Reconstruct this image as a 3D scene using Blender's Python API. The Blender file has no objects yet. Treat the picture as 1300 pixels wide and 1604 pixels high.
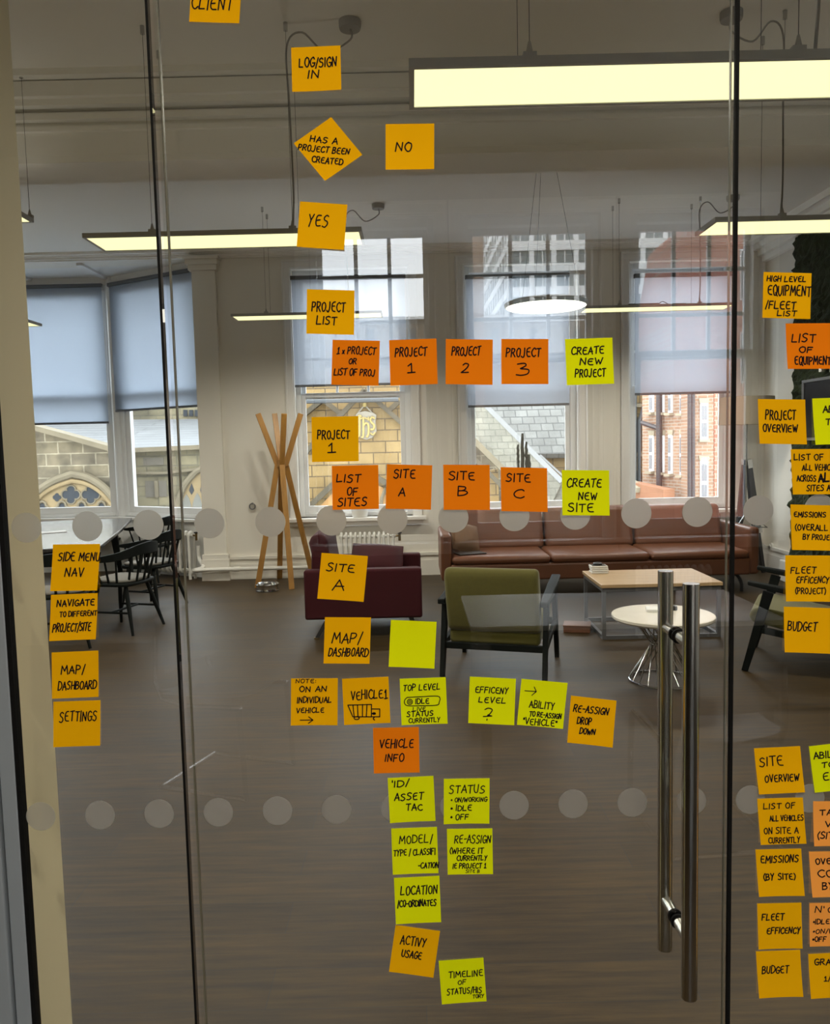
import bpy, bmesh, math, random
from mathutils import Vector, Matrix

random.seed(11)
scn = bpy.context.scene
COL = scn.collection
PI = math.pi

# ------------------------------------------------------------------ camera
FPX = 1250.0                      # focal length in pixels of the 1300 px wide frame
CAM_H = 1.6
PITCH = math.radians(4.77)        # phone tipped slightly down
ROLL = math.radians(1.35)
r0 = Vector((1, 0, 0)); u0 = Vector((0, math.sin(PITCH), math.cos(PITCH)))
FWD = Vector((0, math.cos(PITCH), -math.sin(PITCH)))
RIGHT = r0 * math.cos(ROLL) - u0 * math.sin(ROLL)
UP = r0 * math.sin(ROLL) + u0 * math.cos(ROLL)
CAM = Vector((0, 0, CAM_H))
cam_data = bpy.data.cameras.new('camera')
cam = bpy.data.objects.new('camera', cam_data)
COL.objects.link(cam)
m3 = Matrix((RIGHT, UP, -FWD)).transposed()
cam.matrix_world = Matrix.Translation(CAM) @ m3.to_4x4()
cam_data.sensor_fit = 'HORIZONTAL'
cam_data.sensor_width = 36.0
cam_data.lens = FPX / 1300.0 * 36.0
cam_data.clip_start = 0.02
cam_data.clip_end = 500
scn.camera = cam

# ------------------------------------------------------------------ world, colour
SKY = 6.7
world = bpy.data.worlds.new('overcast_sky'); scn.world = world
world.use_nodes = True
nt = world.node_tree; nt.nodes.clear()
w_out = nt.nodes.new('ShaderNodeOutputWorld'); w_bg = nt.nodes.new('ShaderNodeBackground')
w_tc = nt.nodes.new('ShaderNodeTexCoord'); w_ns = nt.nodes.new('ShaderNodeTexNoise'); w_rp = nt.nodes.new('ShaderNodeValToRGB')
w_ns.inputs['Scale'].default_value = 3.0; w_ns.inputs['Detail'].default_value = 5.0
w_rp.color_ramp.elements[0].position = 0.3; w_rp.color_ramp.elements[0].color = (0.62, 0.68, 0.76, 1)
w_rp.color_ramp.elements[1].position = 0.68; w_rp.color_ramp.elements[1].color = (0.95, 0.98, 1.0, 1)
nt.links.new(w_tc.outputs['Generated'], w_ns.inputs['Vector'])
nt.links.new(w_ns.outputs['Fac'], w_rp.inputs['Fac'])
nt.links.new(w_rp.outputs['Color'], w_bg.inputs['Color'])
w_bg.inputs['Strength'].default_value = SKY
nt.links.new(w_bg.outputs[0], w_out.inputs[0])
vs = scn.view_settings
vs.view_transform = 'Standard'; vs.look = 'None'; vs.exposure = 0.3; vs.gamma = 1.0
vs.use_curve_mapping = False
scn.cycles.max_bounces = 10
scn.cycles.diffuse_bounces = 5
scn.cycles.transparent_max_bounces = 32
scn.cycles.caustics_reflective = False
scn.cycles.caustics_refractive = False
scn.cycles.sample_clamp_indirect = 6.0

GLOW = 1.25                       # brightness of the LED panels
ROOM_W = 35.0                     # power of each small source inside a panel
NEAR_W = 76.0

def portal(name, loc, rot, sx, sy):
    """marks a window opening as the place daylight comes in (a sampling aid, gives no light of its own)"""
    l = bpy.data.lights.new(name, 'AREA'); l.shape = 'RECTANGLE'; l.size = sx; l.size_y = sy
    l.cycles.is_portal = True
    o = bpy.data.objects.new(name, l); COL.objects.link(o); o.location = loc; o.rotation_euler = rot
    return o

# ------------------------------------------------------------------ pixel to place
def ray(px, py):
    return FWD + RIGHT * ((px - 650.0) / FPX) - UP * ((py - 802.0) / FPX)
def atY(px, py, Y):
    d = ray(px, py); return CAM + d * (Y / d.y)
def atZ(px, py, Z):
    d = ray(px, py); return CAM + d * ((Z - CAM_H) / d.z)

# ------------------------------------------------------------------ materials
MATS = {}
def new_mat(name):
    m = bpy.data.materials.new(name); m.use_nodes = True
    n = m.node_tree; n.nodes.clear()
    out = n.nodes.new('ShaderNodeOutputMaterial')
    return m, n, out
def N(n, t, **kw):
    x = n.nodes.new(t)
    for k, v in kw.items():
        x.inputs[k.replace('_', ' ')].default_value = v
    return x
def pmat(name, col, rough=0.6, metal=0.0, spec=0.5, noise=0.0, nscale=8.0, bump=0.0, bscale=60.0, sheen=0.0, coat=0.0, stretch=None):
    """principled material with a soft procedural colour variation and bump"""
    if name in MATS: return MATS[name]
    m, n, out = new_mat(name)
    p = N(n, 'ShaderNodeBsdfPrincipled', Roughness=rough, Metallic=metal)
    p.inputs['Specular IOR Level'].default_value = spec
    p.inputs['Sheen Weight'].default_value = sheen
    p.inputs['Coat Weight'].default_value = coat
    c = (*col, 1)
    p.inputs['Base Color'].default_value = c
    tc = n.nodes.new('ShaderNodeTexCoord'); mp = n.nodes.new('ShaderNodeMapping')
    if stretch: mp.inputs['Scale'].default_value = stretch
    n.links.new(tc.outputs['Object'], mp.inputs['Vector'])
    if noise > 0:
        t = N(n, 'ShaderNodeTexNoise', Scale=nscale, Detail=4.0)
        mx = n.nodes.new('ShaderNodeMix'); mx.data_type = 'RGBA'
        mx.inputs[6].default_value = (*[max(0, v * (1 - noise)) for v in col], 1)
        mx.inputs[7].default_value = (*[min(1, v * (1 + noise)) for v in col], 1)
        n.links.new(mp.outputs[0], t.inputs['Vector']); n.links.new(t.outputs['Fac'], mx.inputs[0])
        n.links.new(mx.outputs[2], p.inputs['Base Color'])
    if bump > 0:
        t2 = N(n, 'ShaderNodeTexNoise', Scale=bscale, Detail=3.0)
        b = N(n, 'ShaderNodeBump', Strength=bump, Distance=0.01)
        n.links.new(mp.outputs[0], t2.inputs['Vector']); n.links.new(t2.outputs['Fac'], b.inputs['Height'])
        n.links.new(b.outputs[0], p.inputs['Normal'])
    n.links.new(p.outputs[0], out.inputs[0])
    MATS[name] = m
    return m
def brick_mat(name, c1, c2, mortar, bw, bh, axes='xz', msize=0.02, off=0.5, stain=0.35, rough=0.85, bumpd=0.02, msmooth=0.1, sscale=1.2):
    if name in MATS: return MATS[name]
    m, n, out = new_mat(name)
    p = N(n, 'ShaderNodeBsdfPrincipled', Roughness=rough)
    tc = n.nodes.new('ShaderNodeTexCoord'); sp = n.nodes.new('ShaderNodeSeparateXYZ'); cb = n.nodes.new('ShaderNodeCombineXYZ')
    n.links.new(tc.outputs['Object'], sp.inputs[0])
    ix = {'x': 0, 'y': 1, 'z': 2}
    n.links.new(sp.outputs[ix[axes[0]]], cb.inputs[0]); n.links.new(sp.outputs[ix[axes[1]]], cb.inputs[1])
    b = n.nodes.new('ShaderNodeTexBrick'); b.offset = off
    b.inputs['Color1'].default_value = (*c1, 1); b.inputs['Color2'].default_value = (*c2, 1); b.inputs['Mortar'].default_value = (*mortar, 1)
    b.inputs['Scale'].default_value = 1.0; b.inputs['Mortar Size'].default_value = msize; b.inputs['Mortar Smooth'].default_value = msmooth
    b.inputs['Brick Width'].default_value = bw; b.inputs['Row Height'].default_value = bh; b.inputs['Bias'].default_value = 0.0
    n.links.new(cb.outputs[0], b.inputs['Vector'])
    t = N(n, 'ShaderNodeTexNoise', Scale=sscale, Detail=6.0, Roughness=0.65)
    n.links.new(tc.outputs['Object'], t.inputs['Vector'])
    rp = n.nodes.new('ShaderNodeValToRGB')
    rp.color_ramp.elements[0].position = 0.35; rp.color_ramp.elements[0].color = (1 - stain, 1 - stain, 1 - stain, 1)
    rp.color_ramp.elements[1].position = 0.65; rp.color_ramp.elements[1].color = (1, 1, 1, 1)
    mx = n.nodes.new('ShaderNodeMix'); mx.data_type = 'RGBA'; mx.blend_type = 'MULTIPLY'; mx.inputs[0].default_value = 1.0
    n.links.new(t.outputs['Fac'], rp.inputs[0]); n.links.new(b.outputs['Color'], mx.inputs[6]); n.links.new(rp.outputs[0], mx.inputs[7])
    n.links.new(mx.outputs[2], p.inputs['Base Color'])
    if bumpd > 0:
        bm_ = N(n, 'ShaderNodeBump', Strength=0.6, Distance=bumpd); bm_.invert = True
        n.links.new(b.outputs['Fac'], bm_.inputs['Height']); n.links.new(bm_.outputs[0], p.inputs['Normal'])
    n.links.new(p.outputs[0], out.inputs[0])
    MATS[name] = m
    return m
def glass_mat(name, ior=1.5, tint=(1, 1, 1), wob=0.0):
    m, n, out = new_mat(name)
    tr = n.nodes.new('ShaderNodeBsdfTransparent'); tr.inputs[0].default_value = (*tint, 1)
    gl = n.nodes.new('ShaderNodeBsdfGlossy'); gl.inputs['Roughness'].default_value = 0.0; gl.inputs['Color'].default_value = (1, 1, 1, 1)
    fr = N(n, 'ShaderNodeFresnel', IOR=ior)
    # the same fresnel for both sides of each face: feed the outward normal unflipped
    mx = n.nodes.new('ShaderNodeMixShader')
    lw = n.nodes.new('ShaderNodeLayerWeight'); lw.inputs['Blend'].default_value = 0.5
    f0 = ((ior - 1) / (ior + 1)) ** 2
    mr = n.nodes.new('ShaderNodeMapRange'); mr.inputs['From Min'].default_value = 0; mr.inputs['From Max'].default_value = 1
    pw = n.nodes.new('ShaderNodeMath'); pw.operation = 'POWER'; pw.inputs[1].default_value = 4.0
    n.links.new(lw.outputs['Facing'], pw.inputs[0])
    n.links.new(pw.outputs[0], mr.inputs['Value'])
    mr.inputs['To Min'].default_value = f0 * 1.9; mr.inputs['To Max'].default_value = 0.95
    # both surfaces' reflection is given by the outer one, so that thick panes show no double image
    ge = n.nodes.new('ShaderNodeNewGeometry'); inv = n.nodes.new('ShaderNodeMath'); inv.operation = 'SUBTRACT'; inv.inputs[0].default_value = 1.0
    mu = n.nodes.new('ShaderNodeMath'); mu.operation = 'MULTIPLY'
    n.links.new(ge.outputs['Backfacing'], inv.inputs[1]); n.links.new(mr.outputs[0], mu.inputs[0]); n.links.new(inv.outputs[0], mu.inputs[1])
    n.nodes.remove(fr)
    n.links.new(mu.outputs[0], mx.inputs[0]); n.links.new(tr.outputs[0], mx.inputs[1]); n.links.new(gl.outputs[0], mx.inputs[2])
    if wob > 0:
        tc = n.nodes.new('ShaderNodeTexCoord'); t = N(n, 'ShaderNodeTexNoise', Scale=2.5, Detail=1.0)
        b = N(n, 'ShaderNodeBump', Strength=wob, Distance=0.01)
        n.links.new(tc.outputs['Object'], t.inputs['Vector']); n.links.new(t.outputs['Fac'], b.inputs['Height']); n.links.new(b.outputs[0], gl.inputs['Normal'])
    n.links.new(mx.outputs[0], out.inputs[0])
    MATS[name] = m
    return m
def emit_mat(name, col, s):
    m, n, out = new_mat(name)
    e = n.nodes.new('ShaderNodeEmission'); e.inputs[0].default_value = (*col, 1); e.inputs[1].default_value = s
    n.links.new(e.outputs[0], out.inputs[0]); MATS[name] = m
    return m
def wood_mat(name, c1, c2, scale=(1, 12, 12), rough=0.45, bump=0.05):
    m, n, out = new_mat(name)
    p = N(n, 'ShaderNodeBsdfPrincipled', Roughness=rough)
    tc = n.nodes.new('ShaderNodeTexCoord'); mp = n.nodes.new('ShaderNodeMapping'); mp.inputs['Scale'].default_value = scale
    t = N(n, 'ShaderNodeTexNoise', Scale=3.0, Detail=6.0, Roughness=0.6)
    rp = n.nodes.new('ShaderNodeValToRGB')
    rp.color_ramp.elements[0].position = 0.3; rp.color_ramp.elements[0].color = (*c1, 1)
    rp.color_ramp.elements[1].position = 0.7; rp.color_ramp.elements[1].color = (*c2, 1)
    n.links.new(tc.outputs['Object'], mp.inputs[0]); n.links.new(mp.outputs[0], t.inputs['Vector'])
    n.links.new(t.outputs['Fac'], rp.inputs[0]); n.links.new(rp.outputs[0], p.inputs['Base Color'])
    b = N(n, 'ShaderNodeBump', Strength=bump, Distance=0.01)
    n.links.new(t.outputs['Fac'], b.inputs['Height']); n.links.new(b.outputs[0], p.inputs['Normal'])
    n.links.new(p.outputs[0], out.inputs[0]); MATS[name] = m
    return m
def translucent_mat(name, col, tcol, tw, through=0.0):
    """woven fabric that lets part of the daylight through"""
    m, n, out = new_mat(name)
    d = n.nodes.new('ShaderNodeBsdfDiffuse'); d.inputs[0].default_value = (*col, 1)
    t = n.nodes.new('ShaderNodeBsdfTranslucent'); t.inputs[0].default_value = (*tcol, 1)
    mx = n.nodes.new('ShaderNodeMixShader'); mx.inputs[0].default_value = tw
    n.links.new(d.outputs[0], mx.inputs[1]); n.links.new(t.outputs[0], mx.inputs[2])
    last = mx
    if through > 0:
        tr = n.nodes.new('ShaderNodeBsdfTransparent'); m2 = n.nodes.new('ShaderNodeMixShader'); m2.inputs[0].default_value = through
        n.links.new(mx.outputs[0], m2.inputs[1]); n.links.new(tr.outputs[0], m2.inputs[2]); last = m2
    n.links.new(last.outputs[0], out.inputs[0]); MATS[name] = m
    return m
def floor_mat():
    m, n, out = new_mat('wood_plank_floor')
    p = N(n, 'ShaderNodeBsdfPrincipled', Roughness=0.45); p.inputs['Specular IOR Level'].default_value = 0.26
    tc = n.nodes.new('ShaderNodeTexCoord')
    b = n.nodes.new('ShaderNodeTexBrick'); b.offset = 0.37; b.offset_frequency = 2
    b.inputs['Color1'].default_value = (0.050, 0.031, 0.011, 1); b.inputs['Color2'].default_value = (0.037, 0.023, 0.0085, 1)
    b.inputs['Mortar'].default_value = (0.03, 0.025, 0.02, 1); b.inputs['Scale'].default_value = 1.0
    b.inputs['Mortar Size'].default_value = 0.0015; b.inputs['Brick Width'].default_value = 1.25; b.inputs['Row Height'].default_value = 0.18
    n.links.new(tc.outputs['Object'], b.inputs['Vector'])
    mp = n.nodes.new('ShaderNodeMapping'); mp.inputs['Scale'].default_value = (1.1, 15, 1)
    t = N(n, 'ShaderNodeTexNoise', Scale=2.2, Detail=7.0, Roughness=0.65)
    n.links.new(tc.outputs['Object'], mp.inputs[0]); n.links.new(mp.outputs[0], t.inputs['Vector'])
    rp = n.nodes.new('ShaderNodeValToRGB')
    rp.color_ramp.elements[0].position = 0.3; rp.color_ramp.elements[0].color = (0.45, 0.45, 0.45, 1)
    rp.color_ramp.elements[1].position = 0.72; rp.color_ramp.elements[1].color = (1.7, 1.66, 1.6, 1)
    mx = n.nodes.new('ShaderNodeMix'); mx.data_type = 'RGBA'; mx.blend_type = 'MULTIPLY'; mx.inputs[0].default_value = 1.0
    n.links.new(t.outputs['Fac'], rp.inputs[0]); n.links.new(b.outputs['Color'], mx.inputs[6]); n.links.new(rp.outputs[0], mx.inputs[7])
    n.links.new(mx.outputs[2], p.inputs['Base Color'])
    bp = N(n, 'ShaderNodeBump', Strength=0.12, Distance=0.004)
    n.links.new(t.outputs['Fac'], bp.inputs['Height']); n.links.new(bp.outputs[0], p.inputs['Normal'])
    rr = n.nodes.new('ShaderNodeMapRange'); rr.inputs['To Min'].default_value = 0.42; rr.inputs['To Max'].default_value = 0.58
    n.links.new(t.outputs['Fac'], rr.inputs['Value']); n.links.new(rr.outputs[0], p.inputs['Roughness'])
    n.links.new(p.outputs[0], out.inputs[0])
    return m
def frost_mat():
    """acid-etched film: blurs what lies behind it and catches a little light"""
    m, n, out = new_mat('frosted_film')
    rf = n.nodes.new('ShaderNodeBsdfRefraction'); rf.inputs['Roughness'].default_value = 0.62; rf.inputs['IOR'].default_value = 1.25
    rf.inputs['Color'].default_value = (0.95, 0.94, 0.92, 1)
    d = n.nodes.new('ShaderNodeBsdfDiffuse'); d.inputs[0].default_value = (0.75, 0.74, 0.71, 1)
    mx = n.nodes.new('ShaderNodeMixShader'); mx.inputs[0].default_value = 0.24
    n.links.new(rf.outputs[0], mx.inputs[1]); n.links.new(d.outputs[0], mx.inputs[2])
    n.links.new(mx.outputs[0], out.inputs[0])
    return m

M_WALL = pmat('warm_white_paint', (0.81, 0.78, 0.71), 0.75, bump=0.03, bscale=90)
M_CREAM = pmat('cream_paint', (0.80, 0.70, 0.47), 0.7, bump=0.03)
M_DARKWALL = pmat('slate_grey_paint', (0.13, 0.13, 0.135), 0.75)
M_CEIL = pmat('ceiling_paint', (0.93, 0.92, 0.885), 0.85)
M_TRIM = pmat('white_gloss_trim', (0.80, 0.79, 0.77), 0.4)
M_SASH = pmat('white_sash_paint', (0.82, 0.83, 0.84), 0.35)
M_FLOOR = floor_mat()
M_GLASS = glass_mat('partition_glass', 1.6, (0.97, 0.985, 0.975))
M_PANE = glass_mat('window_glass', 1.45, (0.98, 0.99, 0.99), 0.15)
M_FROST = frost_mat()
M_STEEL = pmat('brushed_stainless_steel', (0.60, 0.58, 0.54), 0.2, 1.0, bump=0.02, bscale=300, stretch=(1, 1, 0.02))
M_CHROME = pmat('chrome', (0.5, 0.5, 0.5), 0.12, 1.0)
M_BLACK = pmat('black_rubber_seal', (0.006, 0.006, 0.006), 0.7, spec=0.1)
M_BLACKPAINT = pmat('black_stained_wood', (0.006, 0.008, 0.0075), 0.55, spec=0.12, noise=0.3, nscale=30)
M_BLIND = translucent_mat('blind_fabric', (0.42, 0.45, 0.50), (0.60, 0.645, 0.71), 0.74, 0.0)
M_BLIND_SHEER = translucent_mat('sheer_blind_fabric', (0.42, 0.45, 0.50), (0.60, 0.635, 0.70), 0.70, 0.14)
M_BLINDBAR = pmat('blind_bar_grey', (0.11, 0.12, 0.14), 0.5)
M_ALU = pmat('grey_aluminium', (0.42, 0.42, 0.40), 0.5, 0.2)
M_LED = emit_mat('led_diffuser', (1.0, 0.915, 0.47), GLOW)
M_WIRE = pmat('thin_wire', (0.05, 0.05, 0.05), 0.5)
M_CABLE = pmat('grey_cable', (0.35, 0.34, 0.32), 0.6)
M_OAK = wood_mat('oiled_oak', (0.30, 0.145, 0.030), (0.42, 0.215, 0.050), (9, 9, 1))
M_OAKTOP = wood_mat('pale_oak_top', (0.42, 0.27, 0.13), (0.60, 0.42, 0.23), (1, 12, 12), 0.35)
M_INK = pmat('black_marker_ink', (0.008, 0.005, 0.008), 0.8, spec=0.1)
M_AMBER = pmat('amber_note_paper', (0.86, 0.43, 0.001), 0.9, noise=0.04, nscale=3, spec=0.05)
M_ORANGE = pmat('orange_note_paper', (0.84, 0.205, 0.004), 0.9, noise=0.04, nscale=3, spec=0.05)
M_PALEOR = pmat('pale_orange_note_paper', (0.96, 0.36, 0.055), 0.75, noise=0.04, nscale=3, spec=0.25)
M_LIME = pmat('lime_note_paper', (0.76, 0.82, 0.002), 0.9, noise=0.03, nscale=3, spec=0.05)
M_PURPLE = pmat('plum_velvet', (0.046, 0.0055, 0.009), 0.8, spec=0.2, sheen=0.04, noise=0.25, nscale=5)
M_LEATHER = pmat('tan_leather', (0.145, 0.052, 0.022), 0.42, noise=0.25, nscale=6, bump=0.06, bscale=120)
M_OLIVE = pmat('olive_wool', (0.10, 0.088, 0.012), 0.9, noise=0.15, nscale=40, bump=0.15, bscale=200, sheen=0.2)
M_MARBLE = pmat('cream_marble', (0.72, 0.68, 0.59), 0.18, noise=0.18, nscale=5)
M_SEAT = pmat('grey_seat_pad', (0.22, 0.21, 0.19), 0.8)
M_DTABLE = wood_mat('dark_table_top', (0.035, 0.034, 0.034), (0.075, 0.07, 0.066), (14, 1, 1), 0.2, 0.01)
M_WHITE = pmat('white_enamel', (0.80, 0.79, 0.75), 0.35)
M_BRASS = pmat('aged_brass', (0.20, 0.14, 0.06), 0.4, 0.8)
M_GREYFRAME = pmat('grey_steel_frame', (0.16, 0.16, 0.165), 0.4, 0.5)
M_PAPER = pmat('white_paper', (0.82, 0.81, 0.78), 0.7)
M_DARKPLASTIC = pmat('black_plastic', (0.015, 0.015, 0.017), 0.35)
M_CACTUS = pmat('dark_green_cactus', (0.018, 0.030, 0.020), 0.7, noise=0.3, nscale=30, bump=0.4, bscale=80)
M_MOSS = pmat('preserved_moss', (0.022, 0.034, 0.012), 0.95, noise=0.7, nscale=9, bump=1.0, bscale=45)
M_PILLOWBROWN = pmat('brown_suede', (0.16, 0.085, 0.04), 0.8, noise=0.35, nscale=8)
M_SHADE = translucent_mat('linen_lamp_shade', (0.50, 0.43, 0.33), (0.5, 0.43, 0.33), 0.3)
M_SCREEN = pmat('dark_screen_glass', (0.006, 0.006, 0.008), 0.45, spec=0.15)
M_CONCRETE = pmat('grey_blue_metal', (0.36, 0.40, 0.44), 0.35, 0.3)

# ------------------------------------------------------------------ mesh builder
class MB:
    def __init__(self):
        self.v = []; self.f = []
    def add(self, vs_, fs_):
        k = len(self.v)
        self.v += [Vector(p) for p in vs_]
        self.f += [[i + k for i in q] for q in fs_]
        return self
    def bx(self, x0, x1, y0, y1, z0, z1):
        return self.add([(x0, y0, z0), (x1, y0, z0), (x1, y1, z0), (x0, y1, z0), (x0, y0, z1), (x1, y0, z1), (x1, y1, z1), (x0, y1, z1)],
                        [(3, 2, 1, 0), (4, 5, 6, 7), (0, 1, 5, 4), (1, 2, 6, 5), (2, 3, 7, 6), (3, 0, 4, 7)])
    def box(self, c, s, M=None):
        vs_ = []
        for z in (-1, 1):
            for (x, y) in ((-1, -1), (1, -1), (1, 1), (-1, 1)):
                p = Vector((x * s[0] / 2, y * s[1] / 2, z * s[2] / 2))
                if M: p = M @ p
                vs_.append(Vector(c) + p)
        return self.add(vs_, [(3, 2, 1, 0), (4, 5, 6, 7), (0, 1, 5, 4), (1, 2, 6, 5), (2, 3, 7, 6), (3, 0, 4, 7)])
    def bar(self, p, q, w, h, side=(1, 0, 0), w2=None, h2=None):
        """rectangular bar from p to q; w along side, h across"""
        p = Vector(p); q = Vector(q); d = (q - p).normalized()
        s = Vector(side); s = (s - d * s.dot(d)).normalized(); t = d.cross(s)
        vs_ = []
        for c, a, b in ((p, w, h), (q, w2 or w, h2 or h)):
            for (i, j) in ((-1, -1), (1, -1), (1, 1), (-1, 1)):
                vs_.append(c + s * (i * a / 2) + t * (j * b / 2))
        return self.add(vs_, [(3, 2, 1, 0), (4, 5, 6, 7), (0, 1, 5, 4), (1, 2, 6, 5), (2, 3, 7, 6), (3, 0, 4, 7)])
    def cyl(self, p, q, r, r2=None, n=16):
        return self.tube([p, q], r, n, radii=[r, r if r2 is None else r2])
    def tube(self, pts, r, n=8, closed=False, radii=None, flat=None):
        pts = [Vector(p) for p in pts]; k = len(pts); vs_ = []; fs_ = []
        prev = None
        for i, p in enumerate(pts):
            if closed: d = pts[(i + 1) % k] - pts[i - 1]
            else: d = pts[min(i + 1, k - 1)] - pts[max(i - 1, 0)]
            d.normalize()
            if prev is None:
                a = Vector((0, 0, 1)) if abs(d.z) < 0.9 else Vector((1, 0, 0))
                s = d.cross(a).normalized()
            else:
                s = (prev - d * prev.dot(d)).normalized()
            prev = s; t = d.cross(s)
            rr = radii[i] if radii else r
            for j in range(n):
                a = 2 * PI * j / n
                e = s * math.cos(a) * rr + t * math.sin(a) * rr * (flat or 1.0)
                vs_.append(p + e)
        m = k if closed else k - 1
        for i in range(m):
            for j in range(n):
                a = i * n + j; b = i * n + (j + 1) % n; c = ((i + 1) % k) * n + (j + 1) % n; d_ = ((i + 1) % k) * n + j
                fs_.append((a, b, c, d_))
        if not closed:
            fs_.append(tuple(range(n - 1, -1, -1))); fs_.append(tuple((k - 1) * n + j for j in range(n)))
        return self.add(vs_, fs_)
    def lathe(self, prof, n=32, c=(0, 0, 0), cap=True):
        c = Vector(c); vs_ = []; fs_ = []
        for (r, z) in prof:
            for j in range(n):
                a = 2 * PI * j / n
                vs_.append(c + Vector((r * math.cos(a), r * math.sin(a), z)))
        for i in range(len(prof) - 1):
            for j in range(n):
                fs_.append((i * n + j, i * n + (j + 1) % n, (i + 1) * n + (j + 1) % n, (i + 1) * n + j))
        if cap:
            fs_.append(tuple(range(n - 1, -1, -1))); fs_.append(tuple((len(prof) - 1) * n + j for j in range(n)))
        return self.add(vs_, fs_)
    def prism(self, poly, vec):
        """closed polygon of 3-D points pushed along vec"""
        k = len(poly); vec = Vector(vec); a = [Vector(p) for p in poly]; b = [p + vec for p in a]
        fs_ = [tuple(range(k)), tuple(range(2 * k - 1, k - 1, -1))]
        for i in range(k):
            j = (i + 1) % k; fs_.append((i, k + i, k + j, j))
        return self.add(a + b, fs_)
    def grid(self, fn, nu, nv):
        vs_ = [fn(i / nu, j / nv) for j in range(nv + 1) for i in range(nu + 1)]
        fs_ = [(j * (nu + 1) + i, j * (nu + 1) + i + 1, (j + 1) * (nu + 1) + i + 1, (j + 1) * (nu + 1) + i) for j in range(nv) for i in range(nu)]
        return self.add(vs_, fs_)

def local_of(root):
    if root is None: return Matrix()
    chain = []
    o = root
    M = Matrix()
    while o is not None:
        M = (Matrix.Translation(o.location) @ o.rotation_euler.to_matrix().to_4x4()) @ M
        o = o.parent
    return M.inverted()

def obj(name, mb, mat, parent=None, bevel=0.0, smooth=False, world=False, seg=2, subd=0, recalc=True):
    me = bpy.data.meshes.new(name)
    vsx = mb.v
    if world and parent is not None:
        Mi = local_of(parent); vsx = [Mi @ v for v in mb.v]
    me.from_pydata([tuple(v) for v in vsx], [], mb.f)
    if recalc:
        bm = bmesh.new(); bm.from_mesh(me)
        bmesh.ops.recalc_face_normals(bm, faces=bm.faces[:])
        bm.to_mesh(me); bm.free()
    me.materials.append(mat)
    if smooth:
        for p in me.polygons: p.use_smooth = True
        me.set_sharp_from_angle(angle=math.radians(38))
    o = bpy.data.objects.new(name, me); COL.objects.link(o)
    if parent is not None: o.parent = parent
    if bevel > 0:
        b = o.modifiers.new('bevel', 'BEVEL'); b.width = bevel; b.segments = seg; b.limit_method = 'ANGLE'; b.angle_limit = math.radians(40)
        if seg > 2:
            for p in me.polygons: p.use_smooth = True
            me.set_sharp_from_angle(angle=math.radians(38))
    if subd:
        s = o.modifiers.new('soft', 'SUBSURF'); s.levels = subd; s.render_levels = subd
        for p in me.polygons: p.use_smooth = True
    return o
def tag(o, label, cat, group=None):
    o['label'] = label; o['category'] = cat
    if group: o['group'] = group
    return o
def thing(name, label, cat, loc=(0, 0, 0), rz=0.0, group=None):
    o = bpy.data.objects.new(name, None); COL.objects.link(o)
    o.location = loc; o.rotation_euler = (0, 0, rz); o.empty_display_size = 0.1
    return tag(o, label, cat, group)
def sroot(name, loc=(0, 0, 0), rz=0.0):
    o = bpy.data.objects.new(name, None); COL.objects.link(o)
    o.location = loc; o.rotation_euler = (0, 0, rz); o['kind'] = 'structure'; o.empty_display_size = 0.1
    return o
def struct(name, mb, mat, **kw):
    o = obj(name, mb, mat, **kw); o['kind'] = 'structure'
    return o
def copy_tree(o, parent=None):
    c = o.copy(); COL.objects.link(c)
    if parent is not None: c.parent = parent
    for ch in [x for x in bpy.data.objects if x.parent == o]:
        copy_tree(ch, c)
    return c
def smoothline(pts, k=6, closed=False):
    """Catmull-Rom through 3-D or 2-D points"""
    P = [Vector(p) for p in pts]; n = len(P); out = []
    rng = n if closed else n - 1
    for i in range(rng):
        p0 = P[(i - 1) % n] if (closed or i > 0) else P[0] * 2 - P[1]
        p1 = P[i]; p2 = P[(i + 1) % n]
        p3 = P[(i + 2) % n] if (closed or i + 2 < n) else P[-1] * 2 - P[-2]
        for s in range(k):
            t = s / k
            out.append(0.5 * ((2 * p1) + (p2 - p0) * t + (2 * p0 - 5 * p1 + 4 * p2 - p3) * t * t + (-p0 + 3 * p1 - 3 * p2 + p3) * t ** 3))
    if not closed: out.append(P[-1].copy())
    return out

# ================================================================== the setting
GY = 1.30            # front face of the glass partition
GT = 0.012
YW = 9.8             # inner face of the window wall
YBACK = -4.0         # wall behind the camera
XL, XR = -7.2, 4.3
CZ = 3.97
WT = 0.34

struct('floor', MB().bx(XL - .3, XR + .3, YBACK - .3, 11.6, -0.25, 0.0), M_FLOOR)
struct('ceiling', MB().bx(XL - .3, XR + .3, YBACK - .3, YW + WT, CZ, CZ + 0.3), M_CEIL)

def wall_mb(x0, x1, y0, y1, z0, z1, holes):
    """wall slab along x with rectangular holes (hx0,hx1,hz0,hz1)"""
    mb = MB(); x = x0
    for (a, b, c, d) in sorted(holes):
        mb.bx(x, a, y0, y1, z0, z1)
        if c > z0: mb.bx(a, b, y0, y1, z0, c)
        if d < z1: mb.bx(a, b, y0, y1, d, z1)
        x = b
    mb.bx(x, x1, y0, y1, z0, z1)
    return mb

def X_at(px, py, Y): return atY(px, py, Y).x
def Z_at(px, py, Y): return atY(px, py, Y).z

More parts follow.
